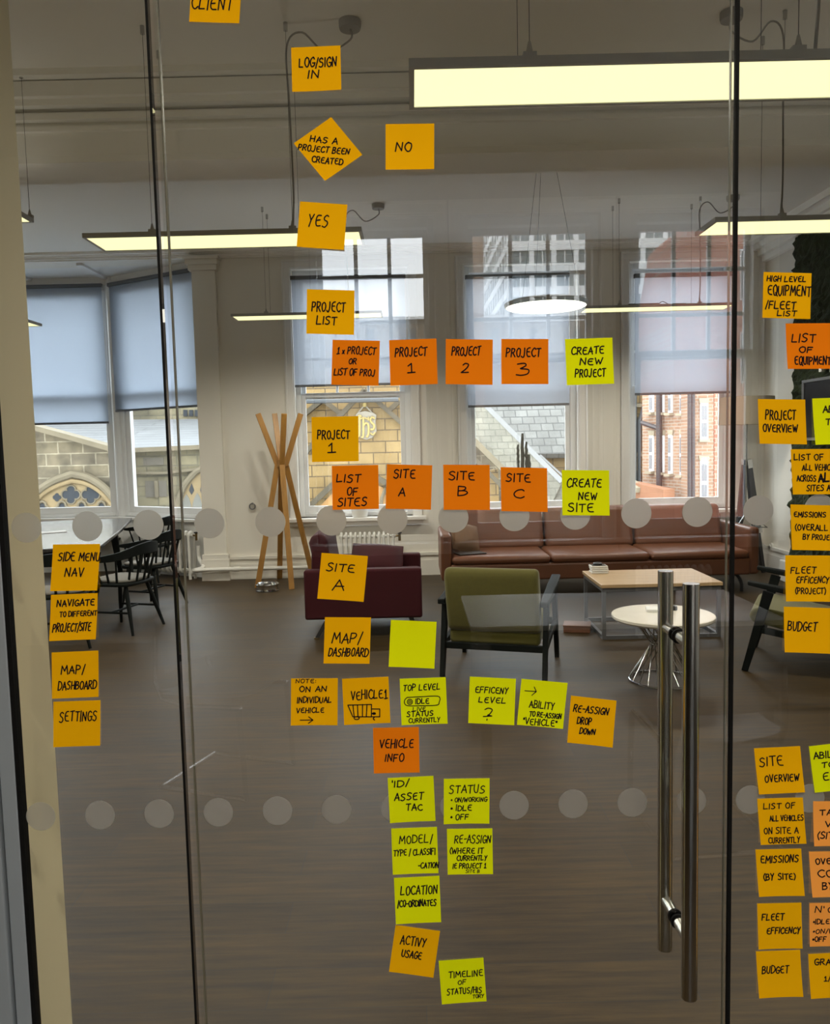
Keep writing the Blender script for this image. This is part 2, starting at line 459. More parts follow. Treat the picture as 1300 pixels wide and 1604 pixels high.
# the three tall sash windows and the bay of the far wall
W1 = (X_at(463, 640, YW), X_at(643, 640, YW)); W2 = (X_at(731, 640, YW), X_at(905, 640, YW)); W3 = (X_at(986, 640, YW), X_at(1149, 640, YW))
WZ0, WZ1 = 0.74, 3.74
BAY_R = atY(317, 620, YW + 0.12); BAY_C = atY(181, 620, 10.72)
BZ0, BZ1 = 0.74, 3.80
XBAY = BAY_R.x
struct('wall_far', wall_mb(XBAY, XR + .3, YW, YW + WT, 0, CZ, [(W1[0], W1[1], WZ0, WZ1), (W2[0], W2[1], WZ0, WZ1), (W3[0], W3[1], WZ0, WZ1)]), M_WALL)
# header above the bay opening, bay ceiling and the low walls under the bay windows
struct('wall_bay_header', MB().bx(XL, XBAY, YW, YW + WT, 3.90, CZ), M_WALL)
struct('ceiling_bay', MB().bx(XL - .3, XBAY + .35, YW + WT, 11.3, 3.9, 4.1), M_TRIM)
mb = MB()
for k in range(4):
    mb.bar((XL + 0.2 + k * 1.0, YW + .1, 3.885), (XL + 0.2 + k * 1.0, 11.0, 3.885), 0.07, 0.03)
mb.bar((XL, 10.3, 3.885), (BAY_C.x + .5, 10.3, 3.885), 0.03, 0.07)
struct('trim_bay_ceiling', mb, M_TRIM)
bdir = (Vector((BAY_R.x, BAY_R.y, 0)) - Vector((BAY_C.x, BAY_C.y, 0))); BLEN = bdir.length; BANG = math.atan2(bdir.y, bdir.x)
ex = bdir.normalized(); ey = Vector((-ex.y, ex.x, 0))
def bayp(s, t, z): return Vector((BAY_C.x, BAY_C.y, 0)) + ex * s + ey * t + Vector((0, 0, z))
def bay_box(mb, s0, s1, t0, t1, z0, z1):
    v = [bayp(s, t, z) for z in (z0, z1) for (s, t) in ((s0, t0), (s1, t0), (s1, t1), (s0, t1))]
    return mb.add(v, [(3, 2, 1, 0), (4, 5, 6, 7), (0, 1, 5, 4), (1, 2, 6, 5), (2, 3, 7, 6), (3, 0, 4, 7)])
mb = MB(); bay_box(mb, 0, BLEN + .05, 0, .3, 0, BZ0); bay_box(mb, 0, BLEN + .05, 0, .3, BZ1, 3.9)
mb.bx(XL, BAY_C.x, BAY_C.y, BAY_C.y + .3, 0, BZ0).bx(XL, BAY_C.x, BAY_C.y, BAY_C.y + .3, BZ1, 3.9)
struct('wall_bay', mb, M_TRIM)
struct('wall_left', MB().bx(XL - .3, XL, YBACK - .3, 11.3, 0, CZ), M_WALL)
struct('wall_right', MB().bx(XR, XR + .3, YBACK - .3, YW + WT, 0, CZ), M_WALL)

# cornice, beam, pilaster, skirting
def cornice(mb, x0, x1, y, s):
    """stepped cornice along x on a wall whose face is at y; s = which way the room lies"""
    for (d, za, zb) in ((.05, 3.74, 3.79), (.035, 3.79, 3.86), (.10, 3.86, 3.93), (.15, 3.93, 4.0), (.22, 4.0, 4.05), (.30, 4.05, 4.10)):
        mb.bx(x0, x1, min(y, y + s * d), max(y, y + s * d), za, zb)
    return mb
mb = MB()
for (d, za, zb) in ((.03, 3.89, 3.905), (.06, 3.905, 3.93), (.10, 3.93, 3.94), (.15, 3.94, 3.97)):
    mb.bx(XL, XR, YW - d, YW, za, zb)
struct('trim_cornice_far', mb, M_CEIL)
mb = MB()
for (d, za, zb) in ((.06, 3.70, 3.76), (.12, 3.76, 3.83), (.17, 3.83, 3.9), (.26, 3.9, 3.97)):
    mb.bx(XR - d, XR, 1.5, YW, za, zb)
struct('trim_cornice_right', mb, M_CEIL)
BY0 = 5.33
BZB = Z_at(400, 248, BY0)
BY1 = atZ(400, 281, BZB).y
struct('beam', MB().bx(XL, XR, BY0, BY1, BZB, CZ), M_CEIL)
mb = MB()
for (d, za, zb) in ((.03, 3.66, 3.69), (.06, 3.72, 3.76), (.10, 3.79, 3.83), (.14, 3.83, 3.92), (.20, 3.93, 3.97)):
    mb.bx(XL, XR, BY0 - d, BY0, za, zb)
struct('trim_beam_cornice', mb, M_CEIL)
mb = MB()
px0, px1 = XBAY - .02, X_at(350, 700, YW)
mb.bx(px0, px1, YW - .06, YW, 0.0, 3.89)
mb.bx(px0 - .03, px1 + .03, YW - .09, YW, 0.0, 0.26).bx(px0 - .02, px1 + .02, YW - .08, YW, 0.26, 0.32)
mb.bx(px0 - .03, px1 + .03, YW - .10, YW, 3.74, 3.80).bx(px0 - .05, px1 + .05, YW - .14, YW, 3.80, 3.86).bx(px0 - .07, px1 + .07, YW - .17, YW, 3.86, 3.89)
struct('trim_pilaster', mb, M_WALL)
def skirt(mb, x0, x1, y, s):
    mb.bx(x0, x1, min(y, y + s * .03), max(y, y + s * .03), 0, .19)
    mb.bx(x0, x1, min(y, y + s * .022), max(y, y + s * .022), .19, .25)
    mb.bx(x0, x1, min(y, y + s * .04), max(y, y + s * .04), .25, .285)
    return mb
struct('baseboard_far', skirt(MB(), px1 + .03, XR, YW, -1), M_WALL)
mb = MB()
for (d, za, zb) in ((.03, 0, .19), (.022, .19, .25), (.04, .25, .285)):
    mb.bx(XR - d, XR, 1.5, YW, za, zb)
struct('baseboard_right', mb, M_TRIM)

# ------------------------------------------------------------------ sash windows
def make_window(idx, loc, rz, w, z0, z1, rail, cols=0, uprows=2, fw=(.11, .13), arch=True, depth=.12, arched=False, lowcols=0):
    """window in a wall: local x along the wall, -y into the room"""
    r = sroot('window_%d' % idx, loc, rz)
    d0, d1 = depth, depth + .10
    fl, fr = fw
    mb = MB()
    mb.bx(0, fl * .55, d0 - .02, d1 + .04, z0, z1).bx(w - fr * .55, w, d0 - .02, d1 + .04, z0, z1)
    mb.bx(fl * .55, w - fr * .55, d0 - .02, d1 + .04, z1 - .07, z1).bx(fl * .55, w - fr * .55, d0 - .02, d1 + .04, z0, z0 + .05)
    obj('window_frame', mb, M_SASH, r, bevel=.006)
    def sash(za, zb, y, rows, ncol, bot):
        mb = MB(); xa, xb = fl * .55, w - fr * .55
        mb.bx(xa, fl, y, y + .045, za, zb).bx(w - fr, xb, y, y + .045, za, zb)
        mb.bx(fl, w - fr, y, y + .045, za, za + bot).bx(fl, w - fr, y, y + .045, zb - .055, zb)
        for k in range(1, ncol):
            x = fl + (w - fl - fr) * k / ncol
            mb.bx(x - .016, x + .016, y + .006, y + .039, za + bot, zb - .055)
        for k in range(1, rows):
            z = za + (zb - za) * k / rows
            mb.bx(fl, w - fr, y + .008, y + .037, z - .016, z + .016)
        s = obj('sash', mb, M_SASH, r, bevel=.005)
        obj('pane', MB().bx(fl - .004, w - fr + .004, y + .020, y + .026, za + .01, zb - .01), M_PANE, s)
    sash(z0 + .05, rail + .035, d0 + .005, 1, max(1, lowcols), .085)
    sash(rail - .035, z1 - .07, d0 + .055, uprows, max(1, cols), .06)
    if arch:
        mb = MB()
        for (a, t, zz) in ((0.0, .11, .018), (.015, .085, .03), (.085, .025, .042)):
            mb.bx(-a - t, -a, -zz, 0, z0 - .05, z1 + a).bx(w + a, w + a + t, -zz, 0, z0 - .05, z1 + a).bx(-a - t, w + a + t, -zz, 0, z1 + a, z1 + a + t)
        obj('architrave', mb, M_TRIM, r, bevel=.004)
        mb = MB().bx(-.16, w + .16, -.13, depth, z0 - .045, z0 - .0).bx(-.12, w + .12, -.07, 0, z0 - .10, z0 - .045)
        obj('window_sill', mb, M_TRIM, r, bevel=.008)
    else:
        obj('window_sill', MB().bx(0, w, -.07, depth, z0 - .035, z0), M_TRIM, r, bevel=.006)
    return r
RAILZ = Z_at(555, 619, YW + .15)
make_window(1, (W1[0], YW, 0), 0, W1[1] - W1[0], WZ0, WZ1, RAILZ, 3, 3)
make_window(2, (W2[0], YW, 0), 0, W2[1] - W2[0], WZ0, WZ1, RAILZ, 3, 3)
make_window(3, (W3[0], YW, 0), 0, W3[1] - W3[0], WZ0, WZ1, RAILZ, 3, 3)
make_window(4, (BAY_C.x + .0, BAY_C.y, 0), BANG, BLEN, BZ0, BZ1, 2.36, 1, 1, fw=(.20, .06), arch=False, depth=.04)
XF = -5.72
make_window(5, (XF, BAY_C.y, 0), 0, BAY_C.x - XF, BZ0, BZ1, 2.36, 1, 1, fw=(.1, .16), arch=False, depth=.04)
make_window(6, (XL, BAY_C.y, 0), 0, XF - XL, BZ0, BZ1, 2.36, 1, 1, fw=(.1, .1), arch=False, depth=.04)
mb = MB().cyl((BAY_C.x, BAY_C.y + .05, BZ0 - .04), (BAY_C.x, BAY_C.y + .05, 3.9), .075, n=12)
struct('trim_bay_post', mb, M_SASH, smooth=True)

# daylight comes in here
portal('daylight_one', ((W1[0] + W1[1]) / 2, YW + .33, (WZ0 + WZ1) / 2), (-PI / 2, 0, 0), W1[1] - W1[0], WZ1 - WZ0)
portal('daylight_two', ((W2[0] + W2[1]) / 2, YW + .33, (WZ0 + WZ1) / 2), (-PI / 2, 0, 0), W2[1] - W2[0], WZ1 - WZ0)
portal('daylight_three', ((W3[0] + W3[1]) / 2, YW + .33, (WZ0 + WZ1) / 2), (-PI / 2, 0, 0), W3[1] - W3[0], WZ1 - WZ0)
pc = bayp(BLEN / 2, .3, (BZ0 + BZ1) / 2)
portal('daylight_bay', pc, (-PI / 2, 0, BANG), BLEN, BZ1 - BZ0)
portal('daylight_bay_front', ((XL + BAY_C.x) / 2, BAY_C.y + .3, (BZ0 + BZ1) / 2), (-PI / 2, 0, 0), BAY_C.x - XL, BZ1 - BZ0)

# ------------------------------------------------------------------ the near room (seen mirrored in the glass)
YV = 2 * GY - YBACK     # where the back wall appears in the mirror image
def mirX(px, py=600): return atY(px, py, YV).x
BW = [(mirX(490), mirX(684)), (mirX(729), mirX(942)), (mirX(992), mirX(1194))]
KZ0, KZ1 = 0.80, 3.44
NZ = CZ
mb = MB()
holes = [(a, b, KZ0, KZ1) for (a, b) in BW]
struct('wall_back', wall_mb(XL - .3, XR + .3, YBACK - WT, YBACK, 0, CZ, holes), M_DARKWALL)
for k, (a, b) in enumerate(BW):
    make_window(7 + k, (b, YBACK, 0), PI, b - a, KZ0, KZ1, 2.30, 3, 3, fw=(.09, .09), depth=.1, lowcols=1)
    portal('daylight_behind_%s' % 'abc'[k], ((a + b) / 2, YBACK - .33, (KZ0 + KZ1) / 2), (PI / 2, 0, 0), b - a, KZ1 - KZ0)

# partition line: wall to the right, header above the glass, nib and metal jamb on the left
GX0 = atY(8, 850, GY).x; GX1 = 1.55; GZT = 2.72
def gx(px, py): return atY(px, py, GY).x
struct('wall_partition', MB().bx(GX1, XR, GY - .05, GY + .1, 0, CZ).bx(GX0 - .02, GX1, GY - .05, GY + .1, GZT, CZ), M_WALL)
NIB1 = atY(66, 850, GY + .21).x
struct('wall_nib', MB().bx(XL, NIB1, GY + .02, GY + .21, 0, CZ), M_CREAM)
struct('wall_partition_left', MB().bx(XL, GX0 - .16, GY - .06, GY + .018, 0, CZ), M_WALL)
struct('trim_gasket', MB().bx(GX0 - .0065, GX0 + .001, GY - .004, GY + GT, 0, CZ), M_BLACK)
struct('trim_jamb', MB().bx(GX0 - .0335, GX0 - .0065, GY - .004, GY + .018, 0, CZ).bx(GX0 - .16, GX0 - .0355, GY - .012, GY + .018, 0, CZ), M_CONCRETE, bevel=.003)

# ------------------------------------------------------------------ glass partition: side panel, door with handle, side panel
DJ0 = gx(276, 850); DJ1 = gx(1147, 850)
frost = []
def dots(parent, x0, x1):
    """rows of etched dots on one panel, all children of its glass"""
    pitch = (gx(1092, 804) - gx(137, 822)) / 10
    bx_ = gx(137, 822); za = atY(615, 813, GY).z; zb = atY(345, 1272, GY).z
    for zr, off in ((za, 0.0), (zb, (gx(157, 1279) - bx_))):
        k = -2
        while k < 16:
            x = bx_ + off + pitch * k; k += 1
            if x0 + .02 < x < x1 - .02:
                mb = MB(); n = 40; r = 0.0247
                mb.prism([(x + r * math.cos(2 * PI * j / n), GY - .0009, zr + r * math.sin(2 * PI * j / n)) for j in range(n)], (0, .0006, 0))
                obj('frosted_dot', mb, M_FROST, parent)
M_EDGE_G = pmat('glass_edge_green', (0.012, 0.014, 0.013), 0.3, spec=0.3)
M_EDGE_L = pmat('clear_seal_strip', (0.16, 0.145, 0.11), 0.4, spec=0.3)
def panel(name, x0, x1):
    r = sroot(name)
    g = obj('glass_pane', MB().bx(x0, x1, GY, GY + GT, 0.01, GZT - .0), M_GLASS, r)
    dots(r, x0, x1)
    return r
pl = panel('window_10', GX0, DJ0 - .004)
obj('edge_seal', MB().bx(DJ0 - .0080, DJ0 - .0042, GY - .0005, GY + GT + .0005, .01, GZT), M_BLACK, pl)
door = panel('door_1', DJ0 + .004, DJ1 - .004)
obj('edge_seal', MB().bx(DJ0 + .0092, DJ0 + .0112, GY + .002, GY + GT - .002, .01, GZT), M_EDGE_L, door)
obj('edge_seal', MB().bx(DJ1 - .0085, DJ1 - .0068, GY + .003, GY + GT - .003, .01, GZT), M_EDGE_L, door)
pr = panel('window_11', DJ1 + .004, GX1)
obj('edge_seal', MB().bx(DJ1 - .0015, DJ1 + .0038, GY - .0005, GY + .008, .01, GZT), M_BLACK, pr)
# back-to-back pull handle
hx = atY(1081, 1200, GY - .058).x
zt = atY(1081, 914, GY - .058).z; zb_ = atY(1079, 1562, GY - .058).z
hd = obj('handle', MB().tube([(hx, GY - .058, zb_), (hx, GY - .058, zt)], .0130, 32), M_STEEL, door, smooth=True)
hb = obj('handle', MB().tube([(hx, GY + .070, zb_), (hx, GY + .070, zt)], .0130, 32), M_STEEL, door, smooth=True)
for zz in (zt - .098, zb_ + .096):
    obj('handle_standoff', MB().tube([(hx, GY - .056, zz), (hx, GY, zz)], .0095, 24), M_STEEL, hd, smooth=True)
    obj('handle_standoff', MB().tube([(hx, GY + GT, zz), (hx, GY + .068, zz)], .0095, 24), M_STEEL, hb, smooth=True)
    obj('collar', MB().tube([(hx, GY - .004, zz), (hx, GY, zz)], .0125, 24), M_BLACK, hd, smooth=True)
    obj('collar', MB().tube([(hx, GY + GT, zz), (hx, GY + GT + .004, zz)], .0125, 24), M_BLACK, hb, smooth=True)

# ================================================================== roller blinds
def make_blind(label, loc, rz, w, zt, zb, mat, group='roller blinds at the tall windows', tilt=0.0):
    r = thing('roller_blind', label, 'blind', loc, rz, group)
    obj('headrail', MB().bx(-.01, w + .01, -.055, .0, zt - .035, zt + .012), M_BLINDBAR, r, bevel=.005)
    obj('fabric', MB().bx(0, w, -.030, -.0285, zb + .02, zt - .03), mat, r)
    obj('bottom_bar', MB().bx(0, w, -.036, -.022, zb - .006, zb + .022), M_BLINDBAR, r, bevel=.003)
    obj('pull_chain', MB().tube([(w + .012, -.03, zt - .02), (w + .012, -.03, zb - .35)], .003, 6), M_WHITE, r)
    return r
YB = YW - .02
def blind_w(px0, px1, ptop, pbot, label, mat):
    pc = (px0 + px1) / 2
    x0 = atY(px0, 530, YB - .04).x; x1 = atY(px1, 530, YB - .04).x
    make_blind(label, (x0, YB - .05, 0), 0, x1 - x0, Z_at(pc, ptop, YB - .08), Z_at(pc, pbot, YB - .08), mat)
blind_w(460, 636, 432, 604, 'grey-blue roller blind above the yellow stone gable, behind the coat stand', M_BLIND_SHEER)
blind_w(731, 890, 431, 636, 'grey-blue roller blind of the middle window, above the cactus', M_BLIND_SHEER)
blind_w(993, 1142, 429, 617, 'grey-blue roller blind showing brick terrace and white sashes below it', M_BLIND_SHEER)
make_blind('pale blue roller blind on the angled bay window, shorter than its neighbour', (BAY_C.x + ex.x * .02, BAY_C.y + ex.y * .02, 0), BANG, BLEN - .03, 3.80, Z_at(250, 641, 10.35), M_BLIND)
make_blind('pale blue roller blind hanging lowest, above the dining table', (XF + .03, BAY_C.y, 0), 0, BAY_C.x - XF - .13, 3.80, Z_at(110, 664, 10.7), M_BLIND)

# ================================================================== lamps
def lamp_light(root, loc, watts, name='lamp_light', col=(1.0, .92, .80)):
    l = bpy.data.lights.new(name, 'SPOT'); l.energy = watts; l.color = col
    l.spot_size = math.radians(172); l.spot_blend = 1.0; l.shadow_soft_size = 0.004
    o = bpy.data.objects.new(name, l); COL.objects.link(o); o.parent = root; o.location = loc
    return o
def led_panel(label, px_near, y_near, py_unused, length, Y0, Y1, zb, x0, driver=False, cable=None):
    """flat rectangular pendant panel: bottom at zb, from Y0 to Y1 and x0 to x0+length"""
    r = thing('pendant_panel_light', label, 'light', (x0 + length / 2, (Y0 + Y1) / 2, zb), 0, 'rectangular pendant panel lights')
    L, W = length / 2, (Y1 - Y0) / 2
    t = .016
    mb = MB().bx(-L, L, -W, -W + t, 0, .026).bx(-L, L, W - t, W, 0, .026).bx(-L, -L + t, -W + t, W - t, 0, .026).bx(L - t, L, -W + t, W - t, 0, .026)
    mb.bx(-L + t, L - t, -W + t, W - t, .018, .026)
    obj('panel_frame', mb, M_ALU, r)
    obj('diffuser', MB().bx(-L + t, L - t, -W + t, W - t, .003, .010), M_LED, r)
    h = CZ - zb
    for sx in (-1, 1):
        for sy in (-1, 1):
            x, y = sx * .40, sy * (W - .02)
            wv = obj('suspension_wire', MB().tube([(x, y, .05), (x, y, h - .03)], (.0013), 6), M_WIRE, r)
            obj('wire_clip', MB().bx(x - .02, x + .02, y - .012, y + .012, .026, .042).tube([(x, y, .04), (x, y, .075)], .008, 8, radii=[.012, .004]), M_ALU, wv)
            obj('ceiling_anchor', MB().tube([(x, y, h - .045), (x, y, h)], .012, 10), M_CHROME, wv)
    for k in range(4):
        lamp_light(r, (-L + length * (k + .5) / 4, 0, -.006), ROOM_W * (.62 if Y0 < 3 else 1.0))
    for k in (-1, 1):
        lamp_light(r, (k * L * .5, 0, .06), 1.1).rotation_euler = (PI, 0, 0)   # made-up uplights, added to brighten the ceiling
    if cable:
        cx, rx = cable          # cable side, where the ceiling rose sits
        pts = smoothline([(cx, -W + .04, .03), (cx + .01, -W + .04, .25), (cx + .004, -W + .04, .7), (cx, -W + .04, h - .12), (cx + (rx - cx) * .25, -W + .03, h - .05), (cx + (rx - cx) * .6, -W + .02, h - .16), (rx, -W + .02, h - .10), (rx, -W + .02, h - .03)], 6)
        obj('power_cable', MB().tube(pts, .0055, 8), M_CABLE, r, smooth=True)
        obj('ceiling_rose', MB().lathe([(.058, -.045), (.062, -.03), (.062, 0)], 20, (rx, -W + .02, h)), M_CABLE, r, smooth=True)
    if driver:
        obj('driver_box', MB().bx(-.28, .02, -.04, .04, .026, .055).bx(.16, .30, -.03, .03, .026, .05), M_DARKPLASTIC, r, bevel=.005)
        obj('driver_lead', MB().tube(smoothline([(.02, 0, .045), (.07, .01, .075), (.12, 0, .05), (.16, 0, .04)], 5), .004, 6), M_DARKPLASTIC, r)
    return r
def panel_px(label, xl, xr_, ynear, yfar, Y0, length=None, **kw):
    a = atY(xl, ynear, Y0); zb = a.z - .026
    if xr_ is not None: length = atY(xr_, ynear, Y0).x - a.x
    m = (xl + (xr_ or xl + 200)) / 2
    far = atZ(m, yfar, zb)
    return led_panel(label, 0, 0, 0, length, Y0, min(far.y, Y0 + .36), zb, a.x, **kw)
def panel_fix(label, xl, xr_, px_mid, ynear, Y0, W, length=None, **kw):
    a = atY(px_mid, ynear, Y0); x0 = atY(xl, ynear, Y0).x
    if xr_ is not None: length = atY(xr_, ynear, Y0).x - x0
    return led_panel(label, 0, 0, 0, length, Y0, Y0 + W, a.z - .026, x0, **kw)
panel_fix('lit pendant panel largest in view, hanging at the upper right', 640, None, 860, 86, 2.46, .30, 1.52, cable=(.46, .62), driver=True)
panel_fix('lit pendant panel at upper left, its right end behind the YES note', 128, 566, 345, 360, 4.65, .325, cable=(.40, .76))
panel_fix('lit pendant panel at the right edge, crossed by the glass door joint', 1120, None, 1200, 338, 4.65, .325, 1.58, cable=(-.40, -.7))
panel_fix('thin lit pendant panel far away, behind the PROJECT LIST note', 361, 598, 470, 489, 8.05, .29, cable=(.41, .74))
panel_fix('thin lit pendant panel far away, right of the round lamp', 916, 1152, 1040, 476, 8.05, .29, driver=True, cable=(.40, .72))
panel_fix('pendant panel whose tip shows behind the cream nib, higher one', -200, 18, 0, 322, 4.9, .28)
panel_fix('pendant panel whose tip shows behind the cream nib, lower one', -190, 44, 0, 501, 7.8, .29)

# made-up spotlights out of view, added to brighten the notes on the glass
for k, x in enumerate((-1.6, -.3, 1.0, 2.3)):
    r = thing('added_spotlight', 'unseen spotlight added to light the notes, %s from the left of four' % ('first', 'second', 'third', 'last')[k], 'light', (x, -.75, CZ), 0, 'spotlights added above the viewer')
    aim = (Vector((x * .6, GY, 1.0)) - Vector((x, -.75, CZ - .2))).normalized()
    obj('base_plate', MB().lathe([(.045, -.03), (.05, -.02), (.05, 0)], 20), M_DARKPLASTIC, r, smooth=True)
    obj('stem', MB().tube([(0, 0, -.03), (0, 0, -.16)], .008, 8), M_DARKPLASTIC, r)
    h0 = Vector((0, 0, -.18))
    obj('lamp_head', MB().tube([h0 - aim * .06, h0 + aim * .06], .04, 20), M_DARKPLASTIC, r, smooth=True)
    l = lamp_light(r, h0 + aim * .066, NEAR_W, col=(1.0, .90, .72))
    l.data.spot_size = math.radians(62); l.data.spot_blend = .6; l.data.shadow_soft_size = .02
    l.rotation_euler = aim.to_track_quat('-Z', 'Y').to_euler()

c = atY(855, 481, 6.0)
r = thing('round_pendant_lamp', 'lit round disc pendant lamp hung on three wires before the middle window', 'lamp', (c.x, c.y, c.z))
R_ = .305
obj('disc_body', MB().lathe([(R_ - .01, .0), (R_, .012), (R_, .03), (R_ - .03, .042), (.10, .05), (.09, .075), (.0, .075)], 48, cap=False), M_ALU, r, smooth=True)
obj('diffuser', MB().lathe([(R_ - .012, 0.001), (R_ - .02, -.004), (.0, -.006)], 48, cap=False), emit_mat('round_lamp_diffuser', (1.0, .97, .82), 2.4), r, smooth=True)
hh = CZ - c.z
for k in range(3):
    a = math.radians(100 + 120 * k)
    obj('suspension_wire', MB().tube([((R_ - .05) * math.cos(a), (R_ - .05) * math.sin(a), .04), (.02 * math.cos(a), .02 * math.sin(a), hh - .04)], (.0013), 6), M_WIRE, r)
obj('ceiling_rose', MB().lathe([(.055, -.05), (.06, -.04), (.06, 0)], 20, (0, 0, hh)), M_WHITE, r, smooth=True)

# ================================================================== heating
def radiator(label, loc, rz, n, h=.52, pitch=.055, valve=1):
    r = thing('column_radiator', label, 'radiator', loc, rz, 'white column radiators')
    w = n * pitch
    for k in range(n):
        x = (k + .5) * pitch; mb = MB()
        for y in (-.045, .045):
            mb.tube([(x, y, .11), (x, y, .11 + h - .06)], .015, 10)
        arc = [(x, -.045, h + .02), (x, -.03, h + .055), (x, 0, h + .072), (x, .03, h + .055), (x, .045, h + .02)]
        mb.tube(smoothline(arc, 3), .017, 8)
        arc = [(x, -.045, .12), (x, -.03, .09), (x, 0, .075), (x, .03, .09), (x, .045, .12)]
        mb.tube(smoothline(arc, 3), .017, 8)
        mb.tube([(x - pitch / 2, 0, h + .03), (x + pitch / 2, 0, h + .03)], .021, 8).tube([(x - pitch / 2, 0, .11), (x + pitch / 2, 0, .11)], .021, 8)
        obj('column', mb, M_WHITE, r, smooth=True)
    for x in (pitch * .5, w - pitch * .5):
        for y in (-.042, .042):
            obj('foot', MB().bx(x - .016, x + .016, y - .013, y + .013, 0, .10), M_WHITE, r, bevel=.004)
    if valve:
        xv = w if valve > 0 else 0; s = valve
        v = obj('valve', MB().tube([(xv, 0, h + .03), (xv + s * .05, 0, h + .03)], .012, 10).tube([(xv + s * .05, 0, h - .03), (xv + s * .05, 0, h + .06)], .016, 12), M_BRASS, r, smooth=True)
        obj('valve_wheel', MB().tube([(xv + s * .05, 0, h + .06), (xv + s * .05, 0, h + .075)], .028, 14), M_DARKPLASTIC, v, smooth=True)
    return r
p = atY(531, 835, YW - .16)
radiator('white column radiator below the window with the white pot, behind the plum armchair', (p.x, YW - .16, 0), 0, 12, p.z - .08, .057, 1)
bp = bayp(BLEN - .86, -.14, 0)
radiator('white column radiator under the angled bay window, brass valve on its right', (bp.x, bp.y, 0), BANG, 9, .52, .082, 1)
# visible only as a mirror image in the glass, above the coffee table
xm0, xm1 = atY(1005, 885, YV - .2).x, atY(1095, 885, YV - .2).x
radiator('white column radiator below the window behind the viewer, mirrored in the glass', (xm1 + .1, YBACK + .2, 0), PI, 11, .50, .056, 0)
pz = Z_at(400, 890, YW - .10)
mb = MB().tube(smoothline([(XBAY - .12, YW + .05, .42), (XBAY - .11, YW + .04, .26), (XBAY - .03, YW - .10, pz + .03), (XBAY - .11, YW - .16, pz), (XBAY + .08, YW - .14, pz), (X_at(420, 890, YW), YW - .13, pz), (X_at(525, 890, YW), YW - .12, pz)], 8), .024, 10)
t = thing('heating_pipe', 'white painted heating pipe running along the skirting behind the coat stand', 'pipe', (XBAY, YW - .1, 0))
obj('pipe', mb, M_WHITE, t, smooth=True, world=True)
xa = X_at(375, 890, YW)
obj('pipe_coupling', MB().tube([(xa - .04, YW - .135, pz), (xa + .04, YW - .135, pz)], .031, 12), M_WHITE, t, smooth=True, world=True)
q = atY(396, 793, YW)
mb = MB().tube([(.035 * math.cos(a), -.03, .035 * math.sin(a)) for a in [2 * PI * k / 16 for k in range(16)]], .008, 8, closed=True)
t = thing('wall_ring', 'small grey metal ring fixed to the wall left of the coat stand', 'ring', (q.x, YW, q.z))
obj('ring', mb, M_GREYFRAME, t, smooth=True)
obj('wall_plate', MB().tube([(0, -.03, .035), (0, 0, .035)], .012, 12), M_GREYFRAME, t, smooth=True)

# ================================================================== coat stand and dog bowl
YC = 8.85
base = atZ(438, 917, 0)
t = thing('coat_stand', 'oak coat stand of four crossing poles before the white wall', 'coat stand', (base.x, base.y, 0))
node = atY(441, 727, base.y)
cen = Vector((base.x, base.y, 0))
tops = [(404, 648, .0), (430, 648, .22), (445, 648, -.22), (471, 648, .05)]
bots = [(403, 921), (438, 906), (457, 923), (491, 908)]
for (tx, ty, dy), (bx_, by_) in zip(tops, bots):
    tp = atY(tx, ty, base.y + dy); bt = atZ(bx_, by_, .0)
    off = Vector(((tx - 437) / 1250 * 1.6, dy * .18, 0))
    nd = Vector((node.x, base.y, node.z)) + off
    obj('pole', MB().bar(tp, nd + Vector((0, 0, -.02)), .062, .028, (1, 0.25, 0)).bar(nd + Vector((0, 0, .02)), bt + Vector((0, 0, .0)), .062, .028, (1, .25, 0)), M_OAK, t, bevel=.003, world=True)
obj('joint_band', MB().tube([(node.x, base.y, node.z - .03), (node.x, base.y, node.z + .05)], .052, 16), M_OAK, t, world=True, smooth=True)
b = atZ(419, 925, 0)
t = thing('dog_bowl', 'small stainless steel dog bowl on the floor at the foot of the coat stand', 'bowl', (b.x, b.y, 0))
obj('bowl', MB().lathe([(.112, 0), (.128, .008), (.118, .045), (.132, .078), (.128, .083), (.110, .070), (.095, .02), (.0, .014)], 36, cap=False), M_CHROME, t, smooth=True)
obj('rubber_ring', MB().lathe([(.126, .0), (.131, .004), (.129, .010), (.124, .010)], 36, cap=False), M_DARKPLASTIC, t, smooth=True)

# ================================================================== sill plants
p = atY(564, 817, YW - .01)
t = thing('plant_pot', 'white round plant pot on the window sill above the radiator', 'pot', (p.x, YW - .02, WZ0))
obj('pot', MB().lathe([(.085, 0), (.095, .01), (.118, .21), (.118, .22), (.108, .22), (.10, .19), (.0, .18)], 32, cap=False), M_WHITE, t, smooth=True)
obj('soil', MB().lathe([(.101, .188), (.0, .192)], 24, cap=False), pmat('potting_soil', (.03, .022, .015), .95), t)
p = atY(816, 790, YW - .01)
t = thing('cactus', 'dark candelabra cactus standing on the middle window sill', 'cactus', (p.x, YW - .074, WZ0))
def cz(y): return Z_at(818, y, YW) - WZ0
def cx(x): return X_at(x, 700, YW) - p.x
def column(mb, x, z0, z1, r, y=0):
    n = 7; k = 10; pts = [(x + .004 * math.sin(i * 2.1), y, z0 + (z1 - z0) * i / k) for i in range(k + 1)]
    mb.tube(pts, r, 9, radii=[r * (1 - .35 * max(0, i - 7) / 3) * (1 + .10 * (i % 2)) for i in range(k + 1)])
    return mb
mb = MB(); column(mb, cx(817), .10, cz(679), .022)
obj('stem', mb, M_CACTUS, t, smooth=True)
